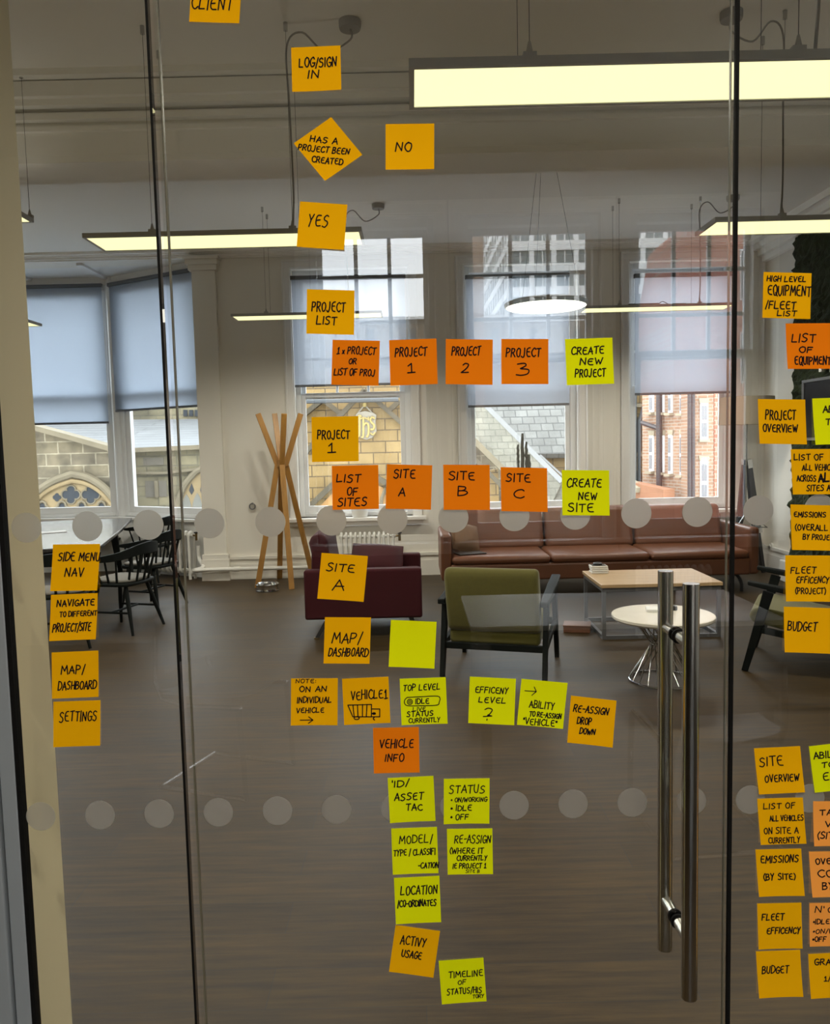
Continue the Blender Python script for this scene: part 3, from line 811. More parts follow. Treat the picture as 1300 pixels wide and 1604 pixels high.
for (xx, yt, zb0, rr) in ((810, 696, 725, .016), (823, 692, 735, .017), (826, 712, 760, .030)):
    mb = MB().tube(smoothline([(cx(817), 0, cz(zb0 + 22)), (cx(xx) * .8 + cx(817) * .2, .0, cz(zb0 + 12)), (cx(xx), 0, cz(zb0))], 4), rr * .9, 9)
    column(mb, cx(xx), cz(zb0), cz(yt), rr)
    obj('cactus_arm', mb, M_CACTUS, t, smooth=True)
obj('pot', MB().lathe([(.052, 0), (.058, .01), (.071, .15), (.064, .15), (.06, .13), (0, .12)], 28, cap=False), M_WHITE, t, smooth=True)

# ================================================================== plum armchair (seen from its side, facing right)
Z0p = .0
nl = atZ(484, 1010, .0)
YP = 6.55
xa, xb = atY(476, 930, YP).x, atY(661, 930, YP).x
zt_, zb2 = Z_at(570, 892, YP), Z_at(570, 970, YP)
W_, D_ = xb - xa, 1.02
t = thing('armchair', 'plum velvet armchair seen side-on beside the coat stand', 'armchair', (xa, YP, 0))
obj('side_panel', MB().bx(0, W_, 0, .12, zb2, zt_), M_PURPLE, t, bevel=.022, seg=4)
obj('side_panel', MB().bx(0, W_ , D_ - .12, D_, zb2, zt_), M_PURPLE, t, bevel=.022, seg=4)
obj('seat_base', MB().bx(.04, W_ - .02, .12, D_ - .12, zb2 + .02, zb2 + .17), M_PURPLE, t, bevel=.02, seg=3)
obj('seat_cushion', MB().bx(.20, W_ - .0, .125, D_ - .125, zb2 + .17, zb2 + .31), M_PURPLE, t, bevel=.045, seg=5)
# raked back with a padded top roll
zbk = Z_at(505, 842, YP + .3)
prof = [(.02, zb2 + .05), (.26, zb2 + .10), (.17, zbk - .10), (.16, zbk + .01), (.10, zbk + .05), (.03, zbk + .035), (-.0, zbk - .03), (.02, zbk - .12)]
xo = X_at(481, 860, YP) - xa
obj('backrest', MB().prism([(x + xo * .3 + (.02 if z > zt_ else 0), .14, z) for x, z in prof], (0, D_ - .28, 0)), M_PURPLE, t, bevel=.03, seg=4)
for (lx, ly, sx, sy) in ((.20, .07, -.11, -.03), (W_ - .10, .07, .05, -.02), (.20, D_ - .07, -.08, .03), (W_ - .10, D_ - .07, .05, .03)):
    l = obj('leg', MB().bar((lx, ly, zb2 + .01), (lx + sx, ly + sy, .006), .042, .042, (1, 0, 0), .028, .028), M_DARKPLASTIC, t)
    obj('foot_tip', MB().tube([(lx + sx, ly + sy, 0), (lx + sx, ly + sy, .014)], .024, 12), M_BRASS, l)
# loose pillow in it
def pillow(mb, w, h, d, n=10):
    def side(s):
        def fn(u, v):
            x, y = 2 * u - 1, 2 * v - 1
            e = (1 - abs(x) ** 3) * (1 - abs(y) ** 3)
            k = 1 - .06 * (abs(x * y))
            return Vector((x * w / 2 * k * (1 - .05 * (1 - y * y)), s * d / 2 * max(0, e) ** .6, y * h / 2 * k * (1 - .05 * (1 - x * x))))
        return fn
    mb.grid(side(1), n, n); mb.grid(side(-1), n, n)
    return mb
def seam(w, h):
    """the sewn edge of a pillow"""
    out = []
    for (ax, az, bx2, bz2) in ((-1, -1, 1, -1), (1, -1, 1, 1), (1, 1, -1, 1), (-1, 1, -1, -1)):
        for s in range(8):
            x = ax + (bx2 - ax) * s / 8; y = az + (bz2 - az) * s / 8
            k = 1 - .06 * abs(x * y)
            out.append((x * w / 2 * k * (1 - .05 * (1 - y * y)), 0, y * h / 2 * k * (1 - .05 * (1 - x * x))))
    return out
pp = atY(590, 868, YP + .78)
t = thing('cushion', 'plum velvet scatter cushion lying across the plum armchair', 'cushion', (pp.x - .0, pp.y - .02, pp.z - .055), 0)
t.rotation_euler = (math.radians(-52), math.radians(5), 0)
obj('cover', pillow(MB(), .50, .42, .17), M_PURPLE, t, smooth=True)
obj('piping', MB().tube(seam(.50, .42), .006, 6, closed=True), M_PURPLE, t)

# ================================================================== leather sofa
YS = 8.15
sx0, sx1 = atY(691, 880, YS).x, atY(1191, 890, YS).x
zs = Z_at(900, 868, YS); zarm = Z_at(700, 838, YS); zbot = Z_at(800, 909, YS)
SD = .98
zback = Z_at(1050, 790, YS + .85)
t = thing('leather_sofa', 'long tan leather sofa standing under the middle and right windows', 'sofa', (sx0, YS, 0))
SW = sx1 - sx0
obj('sofa_base', MB().bx(.10, SW - .10, .0, SD - .1, zbot, zbot + .17), M_LEATHER, t, bevel=.02, seg=3)
obj('armrest', MB().bx(0, .11, .02, SD, zbot, zarm), M_LEATHER, t, bevel=.03, seg=4)
obj('armrest', MB().bx(SW - .11, SW, .02, SD, zbot, zarm), M_LEATHER, t, bevel=.03, seg=4)
cw = (SW - .22) / 3
for k in range(3):
    x = .11 + cw * k
    obj('seat_cushion', MB().bx(x + .004, x + cw - .004, -.02, SD - .22, zbot + .17, zs), M_LEATHER, t, bevel=.045, seg=5)
bk = [(.11, SW * .36), (SW * .36, SW * .665), (SW * .665, SW - .11)]
for (a, b_) in bk:
    pr_ = [(a + .006, SD - .30, zs - .02), (b_ - .006, SD - .30, zs - .02), (b_ - .006, SD - .02, zs - .02), (a + .006, SD - .02, zs - .02)]
    tp_ = [(a + .012, SD - .18, zback), (b_ - .012, SD - .18, zback), (b_ - .012, SD + .02, zback), (a + .012, SD + .02, zback)]
    obj('back_cushion', MB().add(pr_ + tp_, [(3, 2, 1, 0), (4, 5, 6, 7), (0, 1, 5, 4), (1, 2, 6, 5), (2, 3, 7, 6), (3, 0, 4, 7)]), M_LEATHER, t, bevel=.05, seg=5)
obj('back_frame', MB().bx(.05, SW - .05, SD - .04, SD + .05, zbot, zback - .12), M_LEATHER, t, bevel=.02)
for x in (.25, SW - .2):
    obj('leg', MB().tube(smoothline([(x - .06, .12, zbot + .005), (x, .10, zbot - .02), (x + .04, .09, zbot * .5), (x + .045, .09, .0)], 5), .018, 8), M_DARKPLASTIC, t, smooth=True)
    obj('leg', MB().tube([(x, SD - .1, zbot + .01), (x, SD - .1, 0)], .018, 8), M_DARKPLASTIC, t, smooth=True)
pp = atY(728, 850, YS + .50)
t = thing('cushion', 'brown suede scatter cushion at the left end of the leather sofa', 'cushion', (pp.x, YS + .44, zs + .15), 0)
t.rotation_euler = (math.radians(-32), math.radians(14), math.radians(25))
obj('cover', pillow(MB(), .36, .36, .16), M_PILLOWBROWN, t, smooth=True)
obj('piping', MB().tube(seam(.36, .36), .005, 6, closed=True), M_PILLOWBROWN, t)
pp = atZ(734, 864, zs)
t = thing('folder', 'dark thin folder lying on the sofa seat beside the brown cushion', 'folder', (pp.x, YS + .20, zs + .003), .3)
obj('cover', MB().bx(-.15, .15, -.1, .1, 0, .012), pmat('dark_brown_cover', (.03, .02, .015), .5), t, bevel=.003)
obj('pages', MB().bx(-.146, .152, -.096, .096, .003, .009), M_PAPER, t)

# ================================================================== wooden-armed green armchairs
def lounge_chair(label, loc, rz):
    r = thing('lounge_chair', label, 'armchair', loc, rz, 'green armchairs with wooden arms')
    wd = .335
    # upholstery, chair faces +y, origin at floor centre
    prof = [(-.19, .29), (-.30, .33), (-.385, .70), (-.36, .765), (-.29, .765), (-.255, .70), (-.17, .36)]
    obj('backrest', MB().prism([(-wd + .015, y, z) for y, z in prof], (2 * wd - .03, 0, 0)), M_OLIVE, r, bevel=.03, seg=4)
    prof = [(-.27, .225), (.30, .33), (.33, .37), (.31, .425), (.25, .44), (-.20, .36), (-.27, .31)]
    obj('seat', MB().prism([(-wd + .02, y, z) for y, z in prof], (2 * wd - .04, 0, 0)), M_OLIVE, r, bevel=.03, seg=4)
    obj('rear_rail', MB().bar((-wd, -.285, .215), (wd, -.285, .215), .032, .045, (0, 1, 0)), M_BLACKPAINT, r, bevel=.004)
    obj('front_rail', MB().bar((-wd, .235, .30), (wd, .235, .30), .032, .05, (0, 1, 0)), M_BLACKPAINT, r, bevel=.004)
    for s in (-1, 1):
        x = s * (wd + .018)
        obj('leg', MB().bar((x, -.21, .52), (x, -.335, 0), .036, .07, (1, 0, 0), .032, .045), M_BLACKPAINT, r, bevel=.005)
        obj('leg', MB().bar((x, .20, .56), (x, .345, 0), .036, .07, (1, 0, 0), .032, .042), M_BLACKPAINT, r, bevel=.005)
        obj('side_rail', MB().bar((x, -.285, .215), (x, .27, .30), .028, .045, (1, 0, 0)), M_BLACKPAINT, r, bevel=.004)
        pts = [(x, -.33, .525), (x, -.20, .535), (x, .10, .575), (x, .33, .615)]
        mb = MB()
        sec = [(.026, .018), (.030, .020), (.036, .020), (.032, .014)]
        v = []
        for (px_, py_, pz_), (a, b_) in zip(pts, sec):
            v += [(px_ - a, py_, pz_ - b_), (px_ + a, py_, pz_ - b_), (px_ + a, py_, pz_ + b_), (px_ - a, py_, pz_ + b_)]
        f = [(3, 2, 1, 0), (12, 13, 14, 15)]
        for i in range(3):
            for j in range(4):
                f.append((i * 4 + j, i * 4 + (j + 1) % 4, i * 4 + 4 + (j + 1) % 4, i * 4 + 4 + j))
        obj('armrest', mb.add(v, f), M_BLACKPAINT, r, bevel=.008, seg=3)
    return r
ra = (atZ(697, 1062, 0) + atZ(848, 1068, 0)) / 2
RZ = math.radians(-17)
fdir = Vector((-math.sin(RZ), math.cos(RZ), 0))
lc = ra + fdir * .335
lounge_chair('green wool armchair with black wooden frame, its back turned to the glass', (lc.x, lc.y, 0), RZ)
fl = atZ(1130, 1043, 0)
RZ2 = math.radians(62)
lounge_chair('green wool armchair at the right edge, turned towards the round table', (fl.x + .58, fl.y + .02, 0), RZ2)

# ================================================================== coffee table, round table and what lies on them
zt = .45
na, nb = atZ(946, 916, zt), atZ(1133, 912, zt)
fa = atZ(915, 894, zt)
tx0, tx1, ty0, ty1 = (na.x + fa.x) / 2 - .02, nb.x, (na.y + nb.y) / 2, fa.y
t = thing('coffee_table', 'rectangular coffee table with pale oak top and grey steel frame', 'table', (tx0, ty0, 0))
TW, TD = tx1 - tx0, ty1 - ty0
obj('tabletop', MB().bx(0, TW, 0, TD, zt - .028, zt), M_OAKTOP, t, bevel=.003)
s = .03
for (x, y) in ((.01, .01), (TW - .01 - s, .01), (.01, TD - .01 - s), (TW - .01 - s, TD - .01 - s)):
    obj('leg', MB().bx(x, x + s, y, y + s, 0, zt - .028), M_GREYFRAME, t, bevel=.002)
mb = MB()
for z in (.0, zt - .06):
    mb.bx(.04, TW - .04, .012, .038, z, z + .03).bx(.04, TW - .04, TD - .038, TD - .012, z, z + .03).bx(.012, .038, .04, TD - .04, z, z + .03).bx(TW - .038, TW - .012, .04, TD - .04, z, z + .03)
obj('frame', mb, M_GREYFRAME, t)
pb = atZ(928, 897, zt)
bx_, by_ = max(pb.x, tx0 + .12), min(pb.y, ty1 - .09)
names = ['bottom', 'second lowest', 'second highest', 'topmost']
for k in range(4):
    b = thing('coaster', 'square white coaster, %s of the stack on the oak coffee table' % names[k], 'coaster', (bx_ + random.uniform(-.006, .006), by_, zt + k * .017), random.uniform(-.06, .06), 'white coasters stacked on the coffee table')
    obj('slab', MB().bx(-.072, .072, -.06, .06, 0.0, .0135), M_PAPER, b, bevel=.003)
    obj('felt_pad', MB().bx(-.06, .06, -.05, .05, .0135, .0165), pmat('grey_felt', (.12, .11, .10), .9), b)
b = thing('round_puck', 'small round black puck on top of the white coaster stack', 'remote', (bx_ - .01, by_, zt + 4 * .017))
obj('body', MB().lathe([(.038, 0), (.042, .006), (.040, .016), (.03, .020), (0, .021)], 24, cap=False), M_DARKPLASTIC, b, smooth=True)
obj('button', MB().lathe([(.015, .019), (.014, .023), (0, .024)], 16, cap=False), M_GREYFRAME, b, smooth=True)

rc = atZ(1038, 962, zt)
RT = (atZ(1118, 960, zt).x - atZ(957, 960, zt).x) / 2
t = thing('round_table', 'round cream marble table on a wire base, left of the door handle', 'table', (rc.x, rc.y, 0))
obj('tabletop', MB().lathe([(RT - .012, zt - .03), (RT, zt - .018), (RT, zt - .004), (RT - .004, zt), (0, zt)], 64, cap=False).lathe([(0, zt - .03), (RT - .012, zt - .03)], 64, cap=False), M_MARBLE, t, smooth=True)
for k in range(20):
    a = 2 * PI * k / 20; a2 = a + 1.15
    pts = [(.20 * math.cos(a), .20 * math.sin(a), zt - .032), (.075 * math.cos(a + .55), .075 * math.sin(a + .55), .255), (.215 * math.cos(a2), .215 * math.sin(a2), .012)]
    pts = [pts[0], pts[1], pts[2]]
    obj('wire_spoke', MB().tube(pts, .0045, 6), M_CHROME, t)
ring = lambda rad, z: [(rad * math.cos(2 * PI * j / 40), rad * math.sin(2 * PI * j / 40), z) for j in range(40)]
obj('base_ring', MB().tube(ring(.215, .010), .007, 8, closed=True), M_CHROME, t, smooth=True)
obj('top_ring', MB().tube(ring(.20, zt - .034), .006, 8, closed=True), M_CHROME, t, smooth=True)
obj('waist_ring', MB().tube(ring(.078, .255), .005, 8, closed=True), M_CHROME, t, smooth=True)
p = atZ(1030, 957, zt)
t = thing('coaster_box', 'small white box lying on the round marble table', 'box', (p.x, p.y, zt), math.radians(-12))
obj('box', MB().bx(-.075, .075, -.05, .05, 0, .022), M_WHITE, t, bevel=.006, seg=3)
obj('lid_line', MB().bx(-.0755, .0755, -.0505, .0505, .012, .0135), M_CABLE, t)
p = atZ(1057, 956, zt)
t = thing('small_black_knob', 'small black object on the marble table behind the door handle', 'object', (p.x, p.y, zt))
obj('body', MB().lathe([(.014, 0), (.017, .008), (.016, .026), (.008, .034), (0, .035)], 20, cap=False), M_DARKPLASTIC, t, smooth=True)
p = atZ(922, 985, 0)  # solid block added to imitate a brown reflection in the glass
t = thing('reflection_block', 'flat reddish-brown block in place of a reflection, left of the coffee table legs', 'box', (tx0 - .125, p.y - .05, 0), math.radians(-14))
obj('box', MB().bx(-.11, .11, -.09, .09, 0, .05), wood_mat('reddish_brown', (.13, .05, .025), (.20, .085, .045), (2, 12, 12)), t, bevel=.004)
obj('block_top', MB().bx(-.114, .114, -.094, .094, .05, .062), MATS['reddish_brown'], t, bevel=.003)

# ================================================================== dining table and chairs
zt = .745
nr, fr_ = atZ(157, 855, zt), atZ(207, 811, zt)
ld = Vector((fr_.x - nr.x, fr_.y - nr.y, 0)); TL = ld.length; ang = math.atan2(ld.y, ld.x) - PI / 2
t = thing('dining_table', 'long dark dining table at the bay window, behind the pier', 'table', (nr.x, nr.y, 0), ang)
TWD = 1.25
pts = [(-TWD, .0), (-TWD * .5, -.05), (0.0, 0.0), (.02, TL * .5), (0, TL), (-TWD * .5, TL + .05), (-TWD, TL), (-TWD - .02, TL * .5)]
poly = smoothline([(x, y, zt - .035) for x, y in pts], 1, True)
obj('tabletop', MB().prism([(x, y, zt - .035) for x, y in [(-TWD, 0), (-TWD * .5, -.04), (0, 0), (.025, TL * .5), (0, TL), (-TWD * .5, TL + .04), (-TWD, TL), (-TWD - .025, TL * .5)]], (0, 0, .035)), M_DTABLE, t, bevel=.006)
for (x, y) in ((-.20, .35), (-TWD + .20, .35), (-.20, TL - .35), (-TWD + .2, TL - .35)):
    obj('leg', MB().bar((x, y, zt - .035), (x + (.06 if x > -.6 else -.06), y + (-.06 if y < 1 else .06), 0), .075, .075, (1, 0, 0), .05, .05), M_BLACKPAINT, t, bevel=.006)
obj('apron', MB().bx(-TWD + .2, -.2, .33, .37, zt - .12, zt - .035).bx(-TWD + .2, -.2, TL - .37, TL - .33, zt - .12, zt - .035).bx(-.22, -.18, .35, TL - .35, zt - .12, zt - .035).bx(-TWD + .18, -TWD + .22, .35, TL - .35, zt - .12, zt - .035), M_BLACKPAINT, t)
p = atZ(80, 834, zt)
t = thing('booklet', 'thin grey booklet lying on the dark dining table', 'booklet', (p.x, p.y, zt), math.radians(30))
obj('cover', MB().bx(-.15, .15, -.11, .11, 0, .006), M_CABLE, t, bevel=.002)
obj('pages', MB().bx(-.147, .152, -.107, .107, .0015, .0045), M_PAPER, t)

def captain_chair(label, loc, rz):
    """low-backed spindle chair facing +y"""
    r = thing('spindle_chair', label, 'chair', loc, rz, 'black spindle-back chairs at the dining table')
    seat = smoothline([(-.225, .19, 0), (-.24, 0, 0), (-.20, -.19, 0), (0, -.235, 0), (.20, -.19, 0), (.24, 0, 0), (.225, .19, 0), (0, .225, 0)], 4, True)
    obj('seat', MB().prism([(p_.x, p_.y, .425) for p_ in seat], (0, 0, .032)), M_BLACKPAINT, r, bevel=.012, seg=3)
    obj('seat_pad', MB().prism([(p_.x * .9, p_.y * .9, .458) for p_ in seat], (0, 0, .026)), M_SEAT, r, bevel=.011, seg=3)
    for (sx, sy) in ((-1, 1), (1, 1), (-1, -1), (1, -1)):
        a = Vector((sx * .15, sy * .14, .43)); b_ = Vector((sx * .235, sy * (.21 if sy > 0 else .25), 0))
        obj('leg', MB().tube([a, a * .55 + b_ * .45, b_], .018, 10, radii=[.017, .020, .012]), M_BLACKPAINT, r, smooth=True)
    for sx in (-1, 1):
        obj('stretcher', MB().tube([(sx * .198, .178, .19), (sx * .198, -.198, .19)], .010, 8), M_BLACKPAINT, r, smooth=True)
    obj('stretcher', MB().tube([(-.198, -.01, .19), (.198, -.01, .19)], .010, 8), M_BLACKPAINT, r, smooth=True)
    # horseshoe rail
    rail = smoothline([(-.275, .15, .665), (-.285, .0, .675), (-.245, -.16, .70), (-.13, -.275, .745), (0, -.305, .755), (.13, -.275, .745), (.245, -.16, .70), (.285, 0, .675), (.275, .15, .665)], 5)
    n_ = len(rail); v = []; f = []
    for i, p_ in enumerate(rail):
        d = (rail[min(i + 1, n_ - 1)] - rail[max(i - 1, 0)]).normalized(); s_ = Vector((-d.y, d.x, 0)).normalized()
        k = abs(i / (n_ - 1) - .5) * 2
        h_ = .088 * (1 - k) ** .7 + .020; w_ = .014 + .012 * k
        for (a, b_) in ((-1, -1), (1, -1), (1, 1), (-1, 1)):
            v.append(p_ + s_ * (a * w_) + Vector((0, 0, b_ * h_ / 2)))
    for i in range(n_ - 1):
        for j in range(4):
            f.append((i * 4 + j, i * 4 + (j + 1) % 4, i * 4 + 4 + (j + 1) % 4, i * 4 + 4 + j))
    f += [(3, 2, 1, 0), tuple((n_ - 1) * 4 + j for j in range(4))]
    obj('back_rail', MB().add(v, f), M_BLACKPAINT, r, bevel=.006, seg=3)
    for k in range(11):
        i = round(2 + (n_ - 5) * k / 10); q_ = rail[i]
        b_ = Vector((q_.x * .80, q_.y * .72 + (.0 if q_.y < 0 else -.01), .455))
        obj('spindle', MB().tube([b_, q_], .0095, 8, radii=[.011, .008]), M_BLACKPAINT, r, smooth=True)
    return r
def chair_at(label, px, py, rz):
    p = atZ(px, py, 0); captain_chair(label, (p.x, p.y, 0), math.radians(rz))
chair_at('black spindle chair nearest the glass joint, right of the SIDE MENU note', 196, 985, 74)
chair_at('black spindle chair beside the white radiator, behind the nearest spindle chair', 240, 950, 70)
chair_at('black spindle chair half hidden behind the NAVIGATE note and the cream nib', 96, 1010, 20)
p = Vector((nr.x, nr.y, 0)) + ld.normalized() * (TL * .83) + Vector((.24, .03, 0))
captain_chair('black spindle chair furthest back on the table side next to the window', (p.x, p.y, 0), math.radians(76))
p = Vector((nr.x, nr.y, 0)) + ld.normalized() * (TL + .38) + Vector((-.45, 0, 0))
captain_chair('black spindle chair at the far end of the table by the bay post', (p.x, p.y, 0), math.radians(190))

# ================================================================== tripod lamp, moss wall, screen
p = atY(1169, 720, 9.25)
zj = p.z
t = thing('tripod_lamp', 'black tripod floor lamp with beige drum shade in the far right corner', 'lamp', (p.x, p.y, 0))
for k, (bx_, by_) in enumerate(((1196, 897), (1148, 893), (1178, 868))):
    b = atZ(bx_, by_, 0) - Vector((p.x, p.y, 0))
    b.x = min(.30, b.x); b.y = max(-.45, min(.30, b.y))
    top = Vector((b.x * .12, b.y * .12, zj - .01)); mid = top.lerp(b, .62)
    l = obj('leg', MB().bar(top + Vector((0, 0, -.05)), mid, .085, .03, (1, .4, 0)), M_DARKPLASTIC, t, bevel=.004)
    obj('lower_leg', MB().bar(mid + (top - mid) * .05, b, .045, .024, (1, .4, 0)), M_DARKPLASTIC, l)
    obj('leg_bracket', MB().bar(top + Vector((0, 0, .01)), top + (mid - top).normalized() * .09, .07, .036, (1, .4, 0)).bar(mid - (mid - top).normalized() * .03, mid + (mid - top).normalized() * .03, .095, .036, (1, .4, 0)), M_CHROME, l)
zsb, zst = Z_at(1168, 665, p.y), Z_at(1168, 622, p.y)
obj('stem', MB().tube([(0, 0, zj - .62), (0, 0, zst - .05)], .009, 10), M_CHROME, t, smooth=True)
rs = (atY(1209, 645, p.y).x - atY(1126, 645, p.y).x) / 2
obj('lamp_shade', MB().lathe([(rs, zsb), (rs - .01, zst), (rs - .016, zst), (rs - .006, zsb)], 40, cap=False), M_SHADE, t, smooth=True)
obj('spreader', MB().tube([(0, 0, zj - .62), (.2, -.12, zj - .78)], .005, 6).tube([(0, 0, zj - .62), (-.16, -.12, zj - .78)], .005, 6).tube([(0, 0, zj - .62), (.03, .18, zj - .78)], .005, 6).tube([(.2, -.12, zj - .78), (-.16, -.12, zj - .78), (.03, .18, zj - .78)], .005, 6, closed=True), M_CHROME, t)

ym = 4.25 * FPX / (1237 - 650) * 1.0
ym = 4.2 / ((1237 - 650) / FPX)
def mz(py): return Z_at(1237, py, ym)
t = thing('moss_wall', 'dark green preserved moss panel covering the right wall', 'moss panel', (XR, ym, mz(880)))
zlo, zhi = mz(882), mz(375)
obj('backing_board', MB().bx(-.06, -.002, -5.6, 0, 0, zhi - zlo), pmat('dark_backing', (.012, .015, .013), .7), t)
rnd = random.Random(4)
NU, NV = 150, 100
hts = {}
def mossfn(u, v):
    e = .05 * math.sin(u * 40 + 3 * math.sin(v * 31)) * math.sin(v * 57 + u * 9) + rnd.uniform(-.02, .035)
    y = -5.6 * u + (rnd.uniform(-.015, .03) if u == 0 else rnd.uniform(-.01, .01))
    return Vector((-.075 - abs(e) * .8 if 0 < u < 1 else -.05, y, (zhi - zlo) * v))
mo = obj('moss', MB().grid(mossfn, NU, NV), M_MOSS, t, recalc=False)
mo['kind'] = 'stuff'
# dark window-like frame strips on it
yt0 = 4.16 / ((1262 - 650) / FPX)
t = thing('wall_screen', 'large black screen in a grey frame mounted on the moss panel', 'screen', (XR - .16, yt0, 0))
za, zb_2 = Z_at(1262, 690, yt0), Z_at(1262, 596, yt0)
SL = 1.75
obj('bezel', MB().bx(-.03, .02, -SL, 0, za, za + .03).bx(-.03, .02, -SL, 0, zb_2 - .03, zb_2).bx(-.03, .02, -.045, 0, za + .03, zb_2 - .03).bx(-.03, .02, -SL, -SL + .045, za + .03, zb_2 - .03), M_GREYFRAME, t, bevel=.003)
obj('screen', MB().bx(-.02, .01, -SL + .045, -.045, za + .03, zb_2 - .03), M_SCREEN, t)
obj('bracket', MB().bx(.02, .10, -SL * .6, -SL * .4, za + .2, zb_2 - .2), M_DARKPLASTIC, t)
for k, xx in enumerate((1281, 1298)):
    yl = 4.14 / ((xx - 650) / FPX)
    zl = Z_at(xx, 583, yl)
    t = thing('wall_letter', ('white raised letter on the moss panel, its foot below the LIST OF EQUIPMENT note' if k == 0 else 'white raised letter at the frame edge, below the LIST OF EQUIPMENT note'), 'letter', (XR - .15, yl, zl), 0, 'white raised letters on the moss wall')
    obj('stroke', MB().bx(-.012, .02, -.055, 0, 0, .30), M_PAPER, t, bevel=.003)
    obj('standoff', MB().tube([(.02, -.03, .15), (.09, -.03, .15)], .008, 8), M_GREYFRAME, t)
p = atY(1232, 912, 8.3)
t = thing('white_canister', 'slim white box standing on the floor beside the FLEET EFFICIENCY note', 'box', (XR - .18, atZ(1228, 912, 0).y, 0))
obj('body', MB().bx(-.07, .07, -.12, .12, 0, .24), M_WHITE, t, bevel=.015, seg=3)
obj('cap', MB().bx(-.035, .035, -.08, .08, .24, .29), M_WHITE, t, bevel=.01, seg=3)
yk = atY(1199, 858, 9.5)
t = thing('wall_socket', 'round white socket on the right wall, behind the tripod lamp leg', 'socket', (XR, 9.55, Z_at(1199, 857, 9.55)))
obj('plate', MB().tube([(-.025, 0, 0), (0, 0, 0)], .05, 24), M_WHITE, t, smooth=True)
obj('cover', MB().tube([(-.04, 0, 0), (-.025, 0, 0)], .03, 20), M_WHITE, t, smooth=True)

# ================================================================== handwriting
GLYPH = {
 'A': "0,0 .30,1 .60,0;.10,.36 .55,.38", 'B': "0,0 .02,1;~.02,1 .40,.95 .44,.72 .28,.55 .04,.52;~.04,.52 .42,.48 .54,.26 .38,.04 0,0",
 'C': "~.58,.86 .40,1 .14,.84 .02,.48 .14,.12 .40,0 .62,.14", 'D': "0,0 .02,1;~.02,1 .38,.94 .60,.62 .54,.24 .28,.02 0,0",
 'E': "~.50,.97 .22,.96 .05,.74 .05,.30 .20,.04 .56,.03;.05,.52 .42,.55", 'F': ".02,0 .04,.98 .52,1;.04,.52 .42,.55",
 'G': "~.56,.84 .38,1 .12,.82 .03,.45 .18,.06 .44,.04 .58,.24 .58,.42;.32,.42 .68,.43", 'H': "0,0 .03,1;.52,0 .54,1;.02,.48 .53,.53",
 'I': "0,0 .03,1", 'J': "~.44,1 .44,.5 .38,.08 .20,-.06 .0,.10", 'K': "0,0 .02,1;.48,1 .04,.45 .54,0", 'L': ".04,1 0,.02 .50,.05",
 'M': "0,0 .09,1 .36,.34 .64,1 .74,0", 'N': "0,0 .04,1 .50,.04 .54,1", 'O': "~.30,1 .08,.82 .02,.44 .20,.02 .46,.08 .58,.48 .50,.88 .28,1",
 'P': "0,0 .03,1;~.03,1 .42,.96 .50,.72 .34,.50 .03,.46", 'Q': "~.30,1 .08,.82 .02,.44 .20,.02 .46,.08 .58,.48 .50,.88 .28,1;.36,.26 .66,-.10",
 'R': "0,0 .03,1;~.03,1 .42,.96 .48,.72 .32,.52 .04,.48;.20,.48 .56,0", 'S': "~.52,.90 .32,1 .08,.84 .14,.62 .42,.46 .50,.22 .28,.0 .0,.08",
 'T': "0,.96 .60,1;.31,.98 .28,0", 'U': "~.0,1 .02,.4 .18,.02 .40,.06 .50,.4 .52,1", 'V': "0,1 .26,0 .54,1", 'W': "0,1 .16,0 .36,.72 .54,0 .76,1",
 'X': "0,1 .50,0;.50,1 0,0", 'Y': "0,1 .27,.50 .52,1;.27,.50 .16,-.06", 'Z': "0,1 .52,1 0,0 .54,.02",
 '1': "~.10,.74 .26,1;.26,1 .26,.02;.04,0 .48,.04", '2': "~.06,.80 .24,1 .46,.84 .36,.46 .02,.02;.02,.02 .54,.05",
 '3': "~.08,.94 .34,1 .42,.78 .18,.56;~.18,.56 .50,.46 .50,.14 .26,0 .0,.06",
 '/': "0,-.12 .30,1.1", '-': "0,.48 .36,.50", ':': ".05,.22 .07,.28;.05,.72 .07,.78", '.': "~.02,.46 .12,.64 .22,.46 .10,.34 .02,.46;.06,.48 .18,.48", ',': "~.10,.06 .08,-.10 .0,-.2",
 '?': "~.02,.82 .22,1 .46,.86 .36,.58 .22,.42;.22,.42 .44,.36 .0,.33;.20,.10 .22,.05", '(': "~.24,1.1 .04,.7 .04,.3 .22,-.1", ')': "~.0,1.1 .20,.7 .20,.3 .02,-.1",
 '"': "0,1 .02,.74;.14,1 .16,.74", "'": "0,1 .02,.78", '>': "0,.5 1.3,.5;.95,.95 1.35,.5 .92,.05", 'x': "0,.5 .34,0;.34,.52 0,.02",
}
ADV = {'I': .27, 'M': .92, 'W': .94, '1': .60, '/': .46, '-': .52, ':': .26, '.': .40, ',': .30, "'": .2, '"': .34, ' ': .42, '>': 1.6, '(': .40, ')': .36, 'x': .52}
def strokes_of(ch, rnd):
    out = []
    for s in GLYPH[ch].split(';'):
        c = s.startswith('~'); pts = [tuple(float(q) for q in p.split(',')) for p in s.lstrip('~').split()]
        pts = [Vector((x + rnd.uniform(-.025, .025), y + rnd.uniform(-.03, .03), 0)) for x, y in pts]
        if c: pts = smoothline(pts, 4)
        out.append(pts)
    return out
